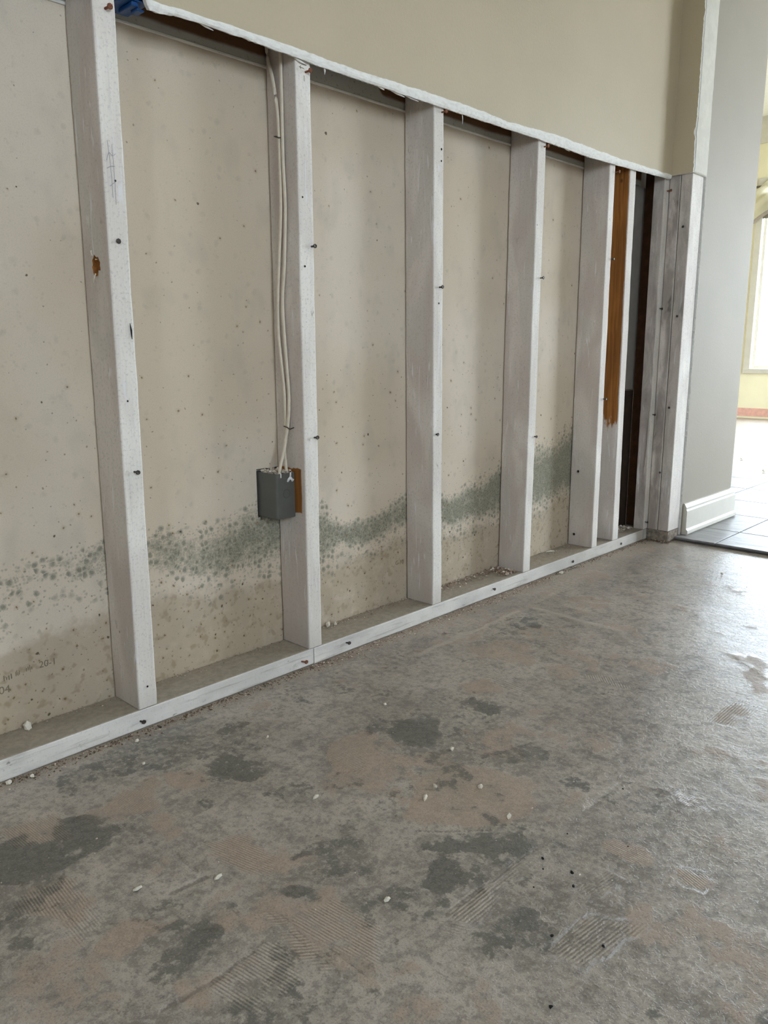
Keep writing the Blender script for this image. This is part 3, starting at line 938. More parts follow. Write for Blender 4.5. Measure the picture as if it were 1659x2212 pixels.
def back_wall():
    """the next room's wall: gypsum sheets seen between the studs"""
    core = obj('wall_back', boxes('wall_back', [(-3.0, 2.10, .1065, .12, 0, CEIL)]), M['room'])
    tag(core, 'mould stained gypsum board seen between the studs', 'wall', kind='structure')
    Y0, Y1 = .0905, .1055
    hx0, hx1, hz0, hz1 = .3495, .4150, .323, .4275

    def keep(x, z):
        j = .003 * mnoise.noise(Vector((x * 120, z * 120, 1)))
        return not (hx0 < x < hx1 and hz0 + j < z < hz1 + j)
    xs = np.concatenate([np.linspace(-3.0, -.42, 20)[:-1], np.arange(-.42, 1.822, .0065)])
    zs = np.concatenate([np.arange(.001, .46, .0065), np.linspace(.46, 1.214, 60)])
    me = grid_slab('gypsum_sheet', xs, zs, Y0 + .0015, Y1, keep)
    co = np.zeros(len(me.vertices) * 3); me.vertices.foreach_get('co', co)
    co = co.reshape(-1, 3)
    x, z = co[:, 0], co[:, 2]
    top, bot = interp(MTOP, x), interp(MBOT, x)
    mid, hw = (top + bot) / 2, (top - bot) / 2
    zz = z + (vnoise(x, z, 14) - .5) * .03
    m = np.clip(1.5 - np.abs(zz - mid) / np.maximum(hw, .01), 0, 1) ** .7
    amp = interp([(-.3, .38), (-.10, .45), (-.05, .66), (.02, .85), (.09, .85), (.2, .88), (.3, 1.02), (.42, 1.05), (.53, 1.05), (.82, 1.0), (.96, 1.1), (1.7, 1.2)], x)
    low = np.clip(1 - np.abs(zz - (bot - .03)) / .05, 0, 1) * interp([(-.3, .25), (.1, .3), (.4, .32), (1.7, .4)], x)
    mold = np.maximum(m * amp, low)
    sl = interp(STAIN, x)
    stain = np.clip((sl - zz) / .05 + .35, 0, 1) * interp([(-.3, .95), (.1, .85), (.5, .75), (1.7, .9)], x)
    speck = .05 + .42 * np.clip((sl + .02 - z) / .06, 0, 1) + .16 * np.clip((.75 - z) / .5, 0, 1)
    for k, a in (('mold', mold), ('stain', stain), ('speck', speck)):
        fattr(me, k, a)
    sh = obj('gypsum_sheet', me, M['panel'], core)
    sh['label'] = 'lower sheet with grey-green mould band'
    # upper sheets, partly oversprayed
    s2 = obj('gypsum_sheet', bevel_box('gypsum_sheet', -3.0, 2.0, Y0, Y1, 1.219, CEIL, .0015, 1), M['brownpaper'], core)
    s2['label'] = 'upper sheet, brown above the overspray line'
    lip = obj('joint_lip', board('joint_lip', (Y0 - .0012, Y0 + .004, 1.2145, 1.2195), -3.0, 1.80, 'x', .0012, 300, .0008, 3), M['gypsum'], core)
    # narrow bay beside the corner
    a = obj('gypsum_sheet', bevel_box('gypsum_sheet', 1.826, 2.045, Y0 + .003, Y1, .535, 1.216, .001, 1), M['shaded_paper'], core)
    a['label'] = 'narrow grey upper piece in the corner bay'
    b = obj('gypsum_sheet', bevel_box('gypsum_sheet', 1.826, 2.045, Y0 + .006, Y1, .001, .531, .001, 1), M['darkboard'], core)
    b['label'] = 'dark brown lower piece in the corner bay'
    # pencil / stamp marks
    for (txt, px, pz, size, rot) in (('20-1', -.136, .1335, .017, .03), ('-04', -.212, .107, .019, .02), ('G-10', .776, .1345, .015, .05)):
        cu = bpy.data.curves.new('stamp', 'FONT')
        cu.body = txt; cu.size = size; cu.extrude = .0001
        to = bpy.data.objects.new('stamp', cu)
        COL.objects.link(to)
        me2 = bpy.data.meshes.new_from_object(to.evaluated_get(bpy.context.evaluated_depsgraph_get()))
        bpy.data.objects.remove(to)
        me2.transform(Matrix.Translation((px, Y0 + .0012, pz)) @ Matrix.Rotation(rot, 4, 'Y') @ Matrix.Rotation(math.pi / 2, 4, 'X'))
        me2.materials.clear()
        t = obj('stamp_text', me2, M['ink'], core)
        t['label'] = 'faint stamped code ' + txt
    for k, (px, pz, w) in enumerate(((-.158, .134, .012), (-.176, .131, .008), (-.196, .128, .016), (-.215, .126, .012))):
        v, f = [], []
        for q in range(4):
            vv, ff = box_vf(px + q * w / 4, px + q * w / 4 + w / 9, Y0 + .001, Y0 + .0014, pz + .001 * (q % 2), pz + .006 + .002 * ((q + k) % 3), len(v))
            v += vv; f += ff
        obj('stamp_text', mesh('stamp_text', v, f), M['ink'], core)


M['shaded_paper'] = plain('shaded_grey_paper', S(140, 133, 124), .9, .1, var=.06, scale=20)  # unpainted grey paper, darkened further for the shade of the corner bay
M['darkboard'] = plain('dark_brown_board', S(70, 54, 42), .85, .2, var=.15, scale=20)
back_wall()

CUT_U = [(-3, 1.262), (-.05, 1.255), (.088, 1.240), (.094, 1.219), (.1084, 1.2185), (.2321, 1.2225), (.3961, 1.2235), (.5389, 1.2215), (.7181, 1.2258), (.894, 1.229), (1.0785, 1.2252), (1.2907, 1.2345), (1.6229, 1.2320), (2.02, 1.2384)]
CUT_L = [(-3, 1.235), (-.05, 1.235), (.088, 1.225), (.094, 1.2085), (.1069, 1.2090), (.185, 1.2150), (.3304, 1.2136), (.4762, 1.2105), (.7026, 1.2110), (.8934, 1.2116), (1.2227, 1.2140), (1.4853, 1.2118), (1.7373, 1.2188), (2.02, 1.229)]


def upper_wall():
    xs = np.concatenate([np.linspace(-3.0, -.1, 12)[:-1], np.arange(-.1, 2.006, .004), [2.006]])
    zu = interp(CUT_U, xs); zl = interp(CUT_L, xs)
    V, F, mi = [], [], []
    rnd = random.Random(3)
    for i, x in enumerate(xs):
        n1 = .0022 * mnoise.noise(Vector((x * 22, 0, 0))) + .0012 * mnoise.noise(Vector((x * 90, 3, 0)))
        V += [(x, -.0127, CEIL), (x, -.0127, zu[i] + n1), (x, 0.0, CEIL)]
        V += [(x, 0.0, zl[i] + .006)]
    n = 4
    for i in range(len(xs) - 1):
        a, b = i * n, (i + 1) * n
        F.append((a + 1, b + 1, b, a)); mi.append(0)                  # painted face
        F.append((a + 2, b + 2, b + 3, a + 3)); mi.append(1)          # back
    o = obj('wall_upper', mesh('wall_upper', V, F, mi), [M['beige'], M['gypsum']])
    tag(o, 'beige painted upper drywall cut off above the exposed studs', 'wall', kind='structure')
    # the broken edge itself: rough sloping band of gypsum
    V, F = [], []
    rows = 6
    for i, x in enumerate(xs):
        n1 = .0022 * mnoise.noise(Vector((x * 22, 0, 0))) + .0012 * mnoise.noise(Vector((x * 90, 3, 0)))
        n2 = .0016 * mnoise.noise(Vector((x * 30, 8, 0))) + .0014 * mnoise.noise(Vector((x * 130, 5, 0)))
        for j in range(rows):
            t = j / (rows - 1)
            zp = zl[i] + n2 - .0035
            y = (-.0131, -.0133, -.0129, -.0119, -.0095, 0.0)[j]
            z = (zu[i] + n1 + .0006) * (1 - min(1, t * 1.2)) + zp * min(1, t * 1.2)
            if j == rows - 1: z = zl[i] + n2
            r = mnoise.noise(Vector((x * 110, t * 6, 2))) * .0006 + mnoise.noise(Vector((x * 35, t * 3, 7))) * .0010
            if 0 < j < rows - 1:
                y -= max(r, -.0004); z -= max(r, -.0006) * .8
            V.append((x, y, z))
        V.append((x, 0.0, zl[i] + .010))
    n = rows + 1
    for i in range(len(xs) - 1):
        for j in range(n - 1):
            a, b = i * n + j, (i + 1) * n + j
            F.append((a + 1, b + 1, b, a))
    obj('cut_edge', mesh('cut_edge', V, F, smooth=False), M['gypsum'], o)
    # torn paper fibres hanging from the edge
    for (x, z, ln, dx, w) in ((.475, 1.212, .013, .000, .0018), (.905, 1.212, .022, .001, .0011), (.40, 1.2085, .003, .03, .0022), (.62, 1.211, .004, .022, .0025), (.66, 1.2105, .004, .045, .0028), (.70, 1.210, .003, .05, .002), (.19, 1.214, .004, .03, .002), (1.35, 1.213, .003, .03, .002)):
        pts = [(x, -.002, z + .003), (x + dx * .5, -.0035, z - ln * .5), (x + dx, -.003, z - ln)]
        obj('torn_paper', tube('torn_paper', spline(pts, 6), [w] * 4 + [w * .7, w * .5, w * .3], 5), M['gypsum'], o)
    return o


upper_wall()


def corner_wall():
    """the end of the stud wall: short return, white stripped corner strip and the grey partition"""
    # return above the cut, painted beige, faces the camera
    xs_z = np.concatenate([np.arange(1.237, 1.95, .006), [CEIL]])
    V, F, mi = [], [], []
    for z in xs_z:
        e = .0030 * mnoise.noise(Vector((z * 26, 1, 0))) + .0022 * mnoise.noise(Vector((z * 95, 2, 0)))
        e += .006 * math.exp(-((z - 1.36) / .016) ** 2) + .004 * math.exp(-((z - 1.325) / .012) ** 2)
        V += [(2.006, -.0127, z), (2.006, -.084 + e, z), (2.0165, -.0862 + e * .4, z), (2.0165, -.0127, z)]
    n = 4
    for i in range(len(xs_z) - 1):
        a, b = i * n, (i + 1) * n
        F.append((a + 1, a, b, b + 1)); mi.append(0)
        F.append((a + 2, a + 1, b + 1, b + 2)); mi.append(1)
        F.append((a + 3, a + 2, b + 2, b + 3)); mi.append(1)
    F.append((0, 1, 2, 3)); mi.append(1)
    o = obj('wall_return', mesh('wall_return', V, F, mi), [M['beige'], M['gypsum']])
    tag(o, 'short beige return at the right end of the upper drywall', 'wall', kind='structure')
    # white plaster strip on the front of the corner, above the cut line
    V, F = [], []
    rows = 5
    for z in xs_z:
        e = .0030 * mnoise.noise(Vector((z * 26, 1, 0))) + .0022 * mnoise.noise(Vector((z * 95, 2, 0)))
        e += .006 * math.exp(-((z - 1.36) / .016) ** 2) + .004 * math.exp(-((z - 1.325) / .012) ** 2)
        r = .0022 * mnoise.noise(Vector((z * 40, 9, 0)))
        for j in range(rows):
            t = j / (rows - 1)
            V.append((2.0168 - .004 * (1 - t) + (2.107 - 2.0128) * t + (r if j == rows - 1 else 0), -.0865 - .0012 * math.sin(t * math.pi) + e * .4 * (1 - t) + .0008 * mnoise.noise(Vector((z * 30, t * 5, 4))), z))
    for i in range(len(xs_z) - 1):
        for j in range(rows - 1):
            a, b = i * rows + j, (i + 1) * rows + j
            F.append((a, a + 1, b + 1, b))
    # close the foot
    k = len(V)
    V += [(2.0128, -.079, 1.237), (2.107, -.079, 1.237)]
    F.append((k, k + 1, rows - 1, 3, 2, 1, 0))
    obj('plaster_strip', mesh('plaster_strip', V, F, smooth=True), M['plaster'], o)
    # grey partition
    zs = np.concatenate([np.arange(.0112, 1.9, .006), [CEIL]])
    V, F = [], []
    for z in zs:
        e = .0035 * mnoise.noise(Vector((z * 30, 6, 0))) + .0030 * mnoise.noise(Vector((z * 120, 1, 0))) + .0015 * mnoise.noise(Vector((z * 300, 1, 0)))
        V += [(2.1125 + e, -.0845, z), (2.576, -.0845, z), (2.576, .118, z), (2.1145 + e * .6, -.0770, z), (2.1145, .118, z)]
    n = 5
    mi = []
    for i in range(len(zs) - 1):
        a, b = i * n, (i + 1) * n
        F += [(a, a + 1, b + 1, b), (a + 1, a + 2, b + 2, b + 1), (a + 3, a, b, b + 3), (a + 4, a + 3, b + 3, b + 4), (a + 2, a + 4, b + 4, b + 2)]
        mi += [0, 0, 1, 1, 0]
    F.append((0, 3, 4, 2, 1)); mi.append(1)
    g = obj('wall_partition', mesh('wall_partition', V, F, mi), [M['grey_paint'], M['gypsum']])
    tag(g, 'smooth grey painted partition beyond the corner post', 'wall', kind='structure')
    # baseboard with a moulded top and a quarter round shoe
    prof = [(0, .0112), (-.019, .0112), (-.022, .016), (-.021, .026), (-.016, .031), (-.0150, .033), (-.0150, .098), (-.0120, .104), (-.0120, .111), (-.008, .118), (-.005, .124), (0, .126)]
    V, F = [], []
    pth = [((2.124, -.0850), (0, 1)), ((2.5765, -.0850), (-1, 1)), ((2.5765, .10), (-1, 0))]
    for (c, d) in pth:
        for (a, z) in prof:
            V.append((c[0] + a * d[0], c[1] + a * d[1], z))
    n = len(prof)
    for s in range(2):
        for i in range(n - 1):
            F.append((s * n + i, s * n + i + 1, (s + 1) * n + i + 1, (s + 1) * n + i))
    F += [tuple(range(n)), tuple(range(3 * n - 1, 2 * n - 1, -1))]
    me = mesh('baseboard_right', V, F)
    bm = bmesh.new(); bm.from_mesh(me); bmesh.ops.recalc_face_normals(bm, faces=bm.faces); bm.to_mesh(me); bm.free()
    b = obj('baseboard_right', me, M['trim'])
    tag(b, 'white moulded baseboard at the foot of the grey partition', 'baseboard', kind='structure')


M['plaster'] = plain('white_joint_compound', S(222, 218, 206), .8, .2, var=.05, scale=40, bump=.4)
corner_wall()

# ------------------------------------------------------------------ framing
def nail_mesh(name, L=.010, head=.0034, r=.0015, tilt=(0, 0), seed=0):
    """nail or screw standing out of a face along -Y, head towards the room"""
    n = 8
    V, F = [], []
    rings = [(.004, r), (-L + .0016, r), (-L + .0012, head), (-L - .0002, head * 1.0), (-L - .0010, head * .8), (-L - .0006, head * .35)]
    for (y, rr) in rings:
        for k in range(n):
            t = 2 * math.pi * k / n
            V.append((rr * math.cos(t) + tilt[0] * (-y), y, rr * math.sin(t) + tilt[1] * (-y)))
    for i in range(len(rings) - 1):
        for k in range(n):
            q = (k + 1) % n
            F.append((i * n + k, i * n + q, (i + 1) * n + q, (i + 1) * n + k))
    F.append(tuple(reversed(range((len(rings) - 1) * n, len(rings) * n))))
    me = mesh(name, V, F)
    bm = bmesh.new(); bm.from_mesh(me); bmesh.ops.recalc_face_normals(bm, faces=bm.faces); bm.to_mesh(me); bm.free()
    return me


NAILS = {
    'plain': nail_mesh('nail', .006, .0040, .0018, (.15, -.05)),
    'bent': nail_mesh('nail', .007, .0040, .0018, (.45, -.10)),
    'flush': nail_mesh('nail', .0025, .0042, .0018),
    'long': nail_mesh('nail', .0085, .0042, .0018, (.30, .05)),
}
for k in NAILS: NAILS[k].materials.append(M['nail'])
RUSTY = nail_mesh('nail', .012, .0046, .0020, (.25, .10)); RUSTY.materials.append(M['rust'])


def add_nail(parent, x, z, kind='plain', y=0.0, rotz=0.0, xx=None):
    me = RUSTY if kind == 'rust' else NAILS[kind]
    o = bpy.data.objects.new('nail', me)
    COL.objects.link(o)
    o.parent = parent
    o.location = Vector((x, y, z)) - parent.location
    o.rotation_euler = (0, 0, rotz)
    return o


def hole_disc(parent, p, normal, r, name='nail_hole'):
    """small dark drilled hole: a shallow ring and a dark bottom set into the face"""
    n = 10
    V, F = [], []
    for (rr, d) in ((r * 1.15, .0002), (r, .0007), (r * .8, .0004)):
        for k in range(n):
            t = 2 * math.pi * k / n
            u, v = rr * math.cos(t), rr * math.sin(t) * 1.1
            V.append({'x': (-d, u, v), 'y': (u, -d, v)}[normal])
    for i in range(2):
        for k in range(n):
            q = (k + 1) % n
            F.append((i * n + k, i * n + q, (i + 1) * n + q, (i + 1) * n + k))
    F.append(tuple(range(2 * n, 3 * n)))
    o = obj(name, mesh(name, V, F), M['speck'], parent)
    o.location = Vector(p) - parent.location
    return o


def stud(xb, xt, w, y0, y1, label, seed, nails=(), bare=None, tint=0.0, z0=.0385, z1=CEIL, extra_x=None, r=.003, wob=.0009, cut=None):
    """a 2x4: xb / xt are the left edge at the foot and at 1.21 m"""
    shift = (xt - xb) / 1.17 * (z1 - z0)
    me = board('wall_stud', (0, w, y0, y1), 0, z1 - z0, 'z', r, 110, wob, seed, (shift, 0))
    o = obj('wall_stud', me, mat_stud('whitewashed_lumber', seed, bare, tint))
    o.location = (xb, 0, z0)
    tag(o, label, 'stud', 'whitewashed wall studs')
    if cut is not None: cut(o)
    for (x, z, kind) in nails: add_nail(o, x, z, kind)
    return o


def carve_knot(o):
    """torn knot hole in the left cheek of the first stud, cut into the mesh"""
    bm = bmesh.new()
    bmesh.ops.create_icosphere(bm, subdivisions=3, radius=1.0)
    for v in bm.verts:
        n = mnoise.noise(v.co * 2.3) * .35 + mnoise.noise(v.co * 6) * .18
        v.co *= 1 + n
        v.co = Vector((v.co.x * .012, v.co.y * .0150, v.co.z * .0185))
        v.co += Vector((o.location.x - .001, .045, .812))
    me = bpy.data.meshes.new('cutter')
    bm.to_mesh(me); bm.free()
    c = bpy.data.objects.new('cutter', me)
    COL.objects.link(c)
    md = o.modifiers.new('hole', 'BOOLEAN')
    md.operation = 'DIFFERENCE'; md.object = c; md.solver = 'EXACT'
    bpy.context.view_layer.update()
    new = bpy.data.meshes.new_from_object(o.evaluated_get(bpy.context.evaluated_depsgraph_get()))
    o.modifiers.clear()
    bpy.data.objects.remove(c)
    if len(new.polygons) > 50:
        o.data = new
        if len(new.materials) < 2: new.materials.append(M['wood'])
        for p in new.polygons:
            q = p.center
            wz = q.z + o.location.z
            if abs(wz - .812) < .03 and .024 < q.y < .068 and .0016 < q.x < .016 and p.area < 2e-5:
                p.material_index = 1
    # splinters at the rim
    rnd = random.Random(4)
    for (y, z, dy, dz) in ((.046, .828, .003, .009), (.050, .829, -.004, .008), (.040, .800, .002, -.010), (.044, .797, .003, -.012), (.036, .822, -.008, -.001)):
        t = tube('splinter', [(-.0005, y, z), (-.002, y + dy * .6, z + dz * .6), (-.0018, y + dy, z + dz)], [.0012, .0009, .0003], 5)
        s = obj('splinter', t, M['chip'], o)
        s.location = (0, 0, -o.location.z)


s1 = stud(-.0030, .0030, .0375, 0, .0885, 'nearest, leftmost white stud with torn knot hole and pencil scribble', 1.0,
          [(.019, .849, 'flush'), (.020, .471, 'bent'), (.0235, 1.190, 'rust')], cut=carve_knot, wob=.0012)
s2 = stud(.4020, .4030, .0380, 0, .0885, 'white stud carrying the grey electrical box and cables', 2.0,
          [(.434, .877, 'long'), (.430, .497, 'long'), (.428, 1.193, 'rust')],
          bare=[((.395, .012, .338), (.4040, .088, .432), .004)])
s3 = stud(.8165, .8060, .0350, 0, .0885, 'third white stud from the left, right of the boxed stud', 3.0,
          [(.831, .820, 'long'), (.824, .473, 'plain'), (.833, 1.202, 'rust')])
s4 = stud(1.2240, 1.2300, .0370, 0, .0885, 'fourth white stud from the left, above the chip heap', 4.0,
          [(1.262, .867, 'long'), (1.258, .433, 'bent'), (1.257, 1.201, 'rust')])
s5 = stud(1.6200, 1.6160, .0345, 0, .0885, 'white stud with two dark bolt holes, left of the orange board', 5.0,
          [(1.650, 1.196, 'rust'), (1.650, .946, 'long'), (1.648, .521, 'long')])
s6 = stud(1.7610, 1.7440, .0390, 0, .0860, 'stud with bare orange wood side and painted foot, in the corner bay', 6.0, [],
          bare=[((1.70, .0035, .435), (1.7640, .09, 4.0), .05)])
s7 = stud(1.9920, 1.9880, .0890, .0008, .0395, 'grey flat stud with split lower edge beside the corner', 7.0,
          [(2.008, 1.191, 'rust'), (2.010, .812, 'bent'), (2.008, .450, 'bent'), (2.004, .064, 'bent')], tint=.55)
sA = stud(2.0195, 2.0195, .0875, -.0378, -.0012, 'inner corner stud, grey board with open joint to its right', 8.0, [], z0=.0385, tint=.75)
sB = stud(2.0185, 2.0185, .0880, -.0790, -.0412, 'outer corner stud, wide white face beside the grey partition', 9.0, [], z0=.0385, tint=.45)
for (y, z) in ((-.057, 1.073), (-.058, .785), (-.052, .477), (-.035, .248)):
    add_nail(sB if y < -.04 else sA, 2.019, z, 'bent', y, -math.pi / 2)
for (y, z) in ((.069, 1.156), (.063, 1.042), (.060, .286), (.065, .075)):
    hole_disc(s5, (1.619 - .0015, y, z), 'x', .0035)
for (s, x, z, r) in ((s1, .021, .941, .0016), (s1, .016, .592, .0014), (s1, .016, .078, .0016), (s3, .833, 1.124, .0022), (s3, .833, 1.099, .0018), (s3, .829, .783, .0018),
                     (s2, .413, .967, .0016), (s2, .415, .838, .0018)):
    hole_disc(s, (x, -.0006, z), 'y', r)

# slit in the first stud, pencil scribble, tick marks on the second
g0 = obj('split', tube('split', [(.0300, -.0006, .720), (.0312, -.0012, .708), (.0318, -.0006, .694)], [.0004, .0016, .0005], 6), M['speck'], s1)
g0.location = -s1.location
for pts in ([(.012, -.0013, 1.00), (.0145, -.0013, .96), (.015, -.0013, .915)], [(.019, -.0013, .995), (.020, -.0013, .95), (.0195, -.0013, .905)],
            [(.0085, -.0013, .970), (.013, -.0013, .982), (.019, -.0013, .978), (.0245, -.0013, .982)], [(.008, -.0013, .958), (.015, -.0013, .962), (.022, -.0013, .963)], [(.0115, -.0013, .932), (.0165, -.0013, .936), (.022, -.0013, .940)]):
    q = obj('pencil_mark', tube('pencil_mark', spline(pts, 10), .00035, 4), M['pencil'], s1)
    q.location = -s1.location
for pts in ([(.412, -.0012, 1.207), (.430, -.0012, 1.205)], [(.412, -.0012, 1.199), (.424, -.0012, 1.198)], [(.416, -.0012, 1.202), (.4155, -.0012, 1.196)], [(.424, -.0012, 1.186), (.424, -.0012, 1.176)]):
    q = obj('pencil_mark', tube('pencil_mark', pts, .0005, 4), M['ink'], s2)
    q.location = -s2.location

# splinters on the split edge of the flat stud
for (z, ln, dx) in ((.300, .16, .002), (.255, .12, .004), (.235, .09, .007)):
    q = obj('splinter', tube('splinter', [(1.9905, .0030 + dx, z + ln), (1.987, .0022 + dx, z + ln * .4), (1.984, .001 + dx, z)], [.0008, .0020, .0006], 5), s7.data.materials[0], s7)
    q.location = -s7.location

M['shaded_wood'] = plain('shaded_bare_pine', S(78, 50, 30), .8, .2, var=.2, scale=40)  # bare pine darkened: the shade of the corner bay is put into the colour
bs = obj('wall_stud', board('wall_stud', (2.031, 2.069, .0415, .0895), .0385, CEIL, 'z', .002, 60, .0006, 12), M['shaded_wood'])
tag(bs, 'unpainted brown stud hidden deep in the corner bay', 'stud')


# bottom plates
def plate(x0, x1, label, seed, nails):
    o = obj('bottom_plate', board('bottom_plate', (0, .0895, 0, .0375), x0, x1, 'x', .0028, int((x1 - x0) / .02), .0009, seed, (0, 0), .001), M['plate'])
    tag(o, label, 'plate', 'bottom plates under the studs')
    for (x, z, k) in nails: add_nail(o, x, z, k)
    return o


plate(-3.0, .4145, 'nearer bottom plate board running under the two leftmost studs', 21, [(-.002, .016, 'long'), (.381, .016, 'rust')])
plate(.4160, 1.992, 'farther bottom plate board running right to the corner post', 22, [(.513, .022, 'long'), (1.077, .022, 'plain'), (1.504, .016, 'flush'), (1.824, .016, 'flush')])
o = obj('bottom_plate', board('bottom_plate', (2.0195, 2.108, -.080, .085), .0002, .0373, 'z', .003, 5, .0014, 25), M['plate2'] if 'plate2' in M else M['plate'])
tag(o, 'short rough plate block under the corner studs', 'plate')
o = obj('bottom_plate', board('bottom_plate', (0, .0895, 0, .0375), 1.9935, 2.0175, 'x', .002, 4, .0009, 26), M['plate'])
tag(o, 'narrow plate offcut under the flat stud at the corner', 'plate')


# ------------------------------------------------------------------ electrical boxes and cables
def grey_box():
    root = empty('electrical_box', (.377, .066, .329))
    tag(root, 'grey plastic electrical box on the side of the second stud', 'electrical box')
    def put(nm, me, mat, lab=None):
        me.transform(Matrix.Translation(-root.location))
        q = obj(nm, me, mat, root)
        if lab: q['label'] = lab
        return q
    x0, x1, y0, y1, z0, z1 = .3525, .4008, .0325, .1040, .3285, .4245
    # open-topped shell with rounded front corners, slightly tapered
    def ring(ins, z):
        r = .006
        P = []
        for (cx, cy, a0) in ((x1 - .002, y0 + .002, 300), (x0 + r, y0 + r, 180)):
            pass
        pts = [(x0 + ins, y1 - ins)]
        for k in range(5):
            t = math.radians(180 + 90 * k / 4)
            pts.append((x0 + r + (r - ins) * math.cos(t), y0 + r + (r - ins) * math.sin(t)))
        pts += [(x1 - ins, y0 + ins), (x1 - ins, y1 - ins)]
        return [(a, b, z) for a, b in pts]
    R = [ring(.0015, z0), ring(0, z0 + .0015), ring(0, z1 - .001), ring(.001, z1), ring(.0022, z1 - .0005), ring(.0024, z1 - .012)]
    V = [v for q in R for v in q]
    n = len(R[0])
    F = []
    for i in range(len(R) - 1):
        for k in range(n):
            m2 = (k + 1) % n
            F.append((i * n + k, i * n + m2, (i + 1) * n + m2, (i + 1) * n + k))
    F.append(tuple(reversed(range(n))))
    F.append(tuple(range((len(R) - 1) * n, len(R) * n)))
    me = mesh('body', V, F)
    put('body', me, M['boxgrey'])
    # round knockout on the front: raised ring with a crescent
    V, F = [], []
    n = 24
    cx, cz = .379, .381
    for (rr, d) in ((.0098, 0), (.0092, -.0007), (.0080, -.0007), (.0074, -.0001)):
        for k in range(n):
            t = 2 * math.pi * k / n
            V.append((cx + rr * math.cos(t), y0 + d - .0001, cz + rr * math.sin(t)))
    for i in range(3):
        for k in range(n):
            q = (k + 1) % n
            F.append((i * n + k, i * n + q, (i + 1) * n + q, (i + 1) * n + k))
    put('knockout', mesh('knockout', V, F), M['boxdark'])
    put('nail_bracket', bevel_box('nail_bracket', x1 - .0004, .4022, .070, .088, z0 + .02, z1 - .02, .0003, 1), M['boxgrey'])
    # white paint runs over the front edge
    blob = [((.3905, .4250), (.3895, .4150), .0022), ((.3895, .4150), (.3835, .4085), .0030), ((.3895, .4150), (.3960, .4060), .0028), ((.3960, .4060), (.3985, .4100), .0016), ((.3835, .4085), (.3815, .4060), .0022), ((.3645, .4260), (.3645, .4160), .0013)]
    for (a, b, r) in blob:
        put('paint_splash', tube('paint_splash', [(a[0], y0 - .0002, a[1]), ((a[0] + b[0]) / 2, y0 - .0006, (a[1] + b[1]) / 2), (b[0], y0 - .0002, b[1])], [r * .8, r, r], 8, ((0, 1, 0), .35)), M['paint'])
    return root


grey_box()


def blue_box():
    root = empty('electrical_box', (.070, .03, 1.2140))
    tag(root, 'blue plastic electrical box with white strap at the top left edge', 'electrical box')
    def put(nm, me, mat):
        me.transform(Matrix.Translation(-root.location))
        return obj(nm, me, mat, root)
    # shell: floor, two sides, back; open to the front
    put('body', boxes('body', [(.0425, .102, .004, .070, 1.2180, 1.2200), (.0425, .0445, .004, .070, 1.2200, 1.31), (.100, .102, .004, .070, 1.2200, 1.31), (.0445, .100, .068, .070, 1.2200, 1.31)]), M['blue'])
    put('clamp_rib', bevel_box('clamp_rib', .074, .084, .006, .050, 1.2110, 1.2178, .001, 1), M['blue'])
    put('clamp_rib', bevel_box('clamp_rib', .048, .055, .006, .050, 1.2110, 1.2178, .001, 1), M['blue'])
    put('clamp_tab', bevel_box('clamp_tab', .084, .097, .008, .030, 1.2070, 1.2100, .001, 1), M['blue'])
    put('clamp_tab', bevel_box('clamp_tab', .0845, .0875, .008, .030, 1.2100, 1.2178, .001, 1), M['blue'])
    put('mounting_strap', bevel_box('mounting_strap', .046, .092, -.0035, .0020, 1.2215, 1.2300, .001, 1), M['trim'])
    put('screw', nail_mesh('screw', .006, .0022, .0012).copy(), M['nail']).location = Vector((.086, -.002, 1.2245)) - root.location
    return root


bb = blue_box()


def cable(label, pts, stp):
    P = spline(pts, 90)
    root = obj('electrical_cable', tube('electrical_cable', P, .0042, 10, ((1, 0, 0), .62)), M['cable'])
    tag(root, label, 'cable', 'cables running down the second stud')
    for (y, z, w) in stp:
        q = [(.4010, y - w, z - .001), (.3905, y - w, z - .0035), (.3900, y, z), (.3905, y + w, z + .0012), (.4010, y + w, z + .001)]
        s = obj('staple', tube('staple', q, .0011, 6), M['nail'], root)
    return root


CX = .3972
cable('cream cable nearer the wall, curving in front of the box corner',
      [(CX, .078, 1.32), (CX, .076, 1.238), (CX, .061, 1.188), (CX, .049, 1.128), (CX, .0465, 1.052), (CX, .047, .95), (CX, .057, .854), (CX, .065, .774), (CX, .066, .709), (CX, .059, .644), (CX, .053, .588), (CX - .001, .051, .530), (CX - .004, .047, .495), (.381, .043, .462), (.368, .0400, .432), (.3655, .0400, .416)],
      [(.0465, 1.081, .0065)])
cable('cream cable nearer the room, ending inside the grey box',
      [(CX, .036, 1.32), (CX, .0355, 1.221), (CX, .0355, 1.125), (CX, .036, 1.034), (CX, .0335, .948), (CX, .0420, .835), (CX, .0505, .764), (CX, .0435, .654), (CX, .0385, .579), (.3930, .040, .521), (.3905, .049, .482), (.3890, .046, .445), (.3900, .043, .416)],
      [(.040, .519, .010)])


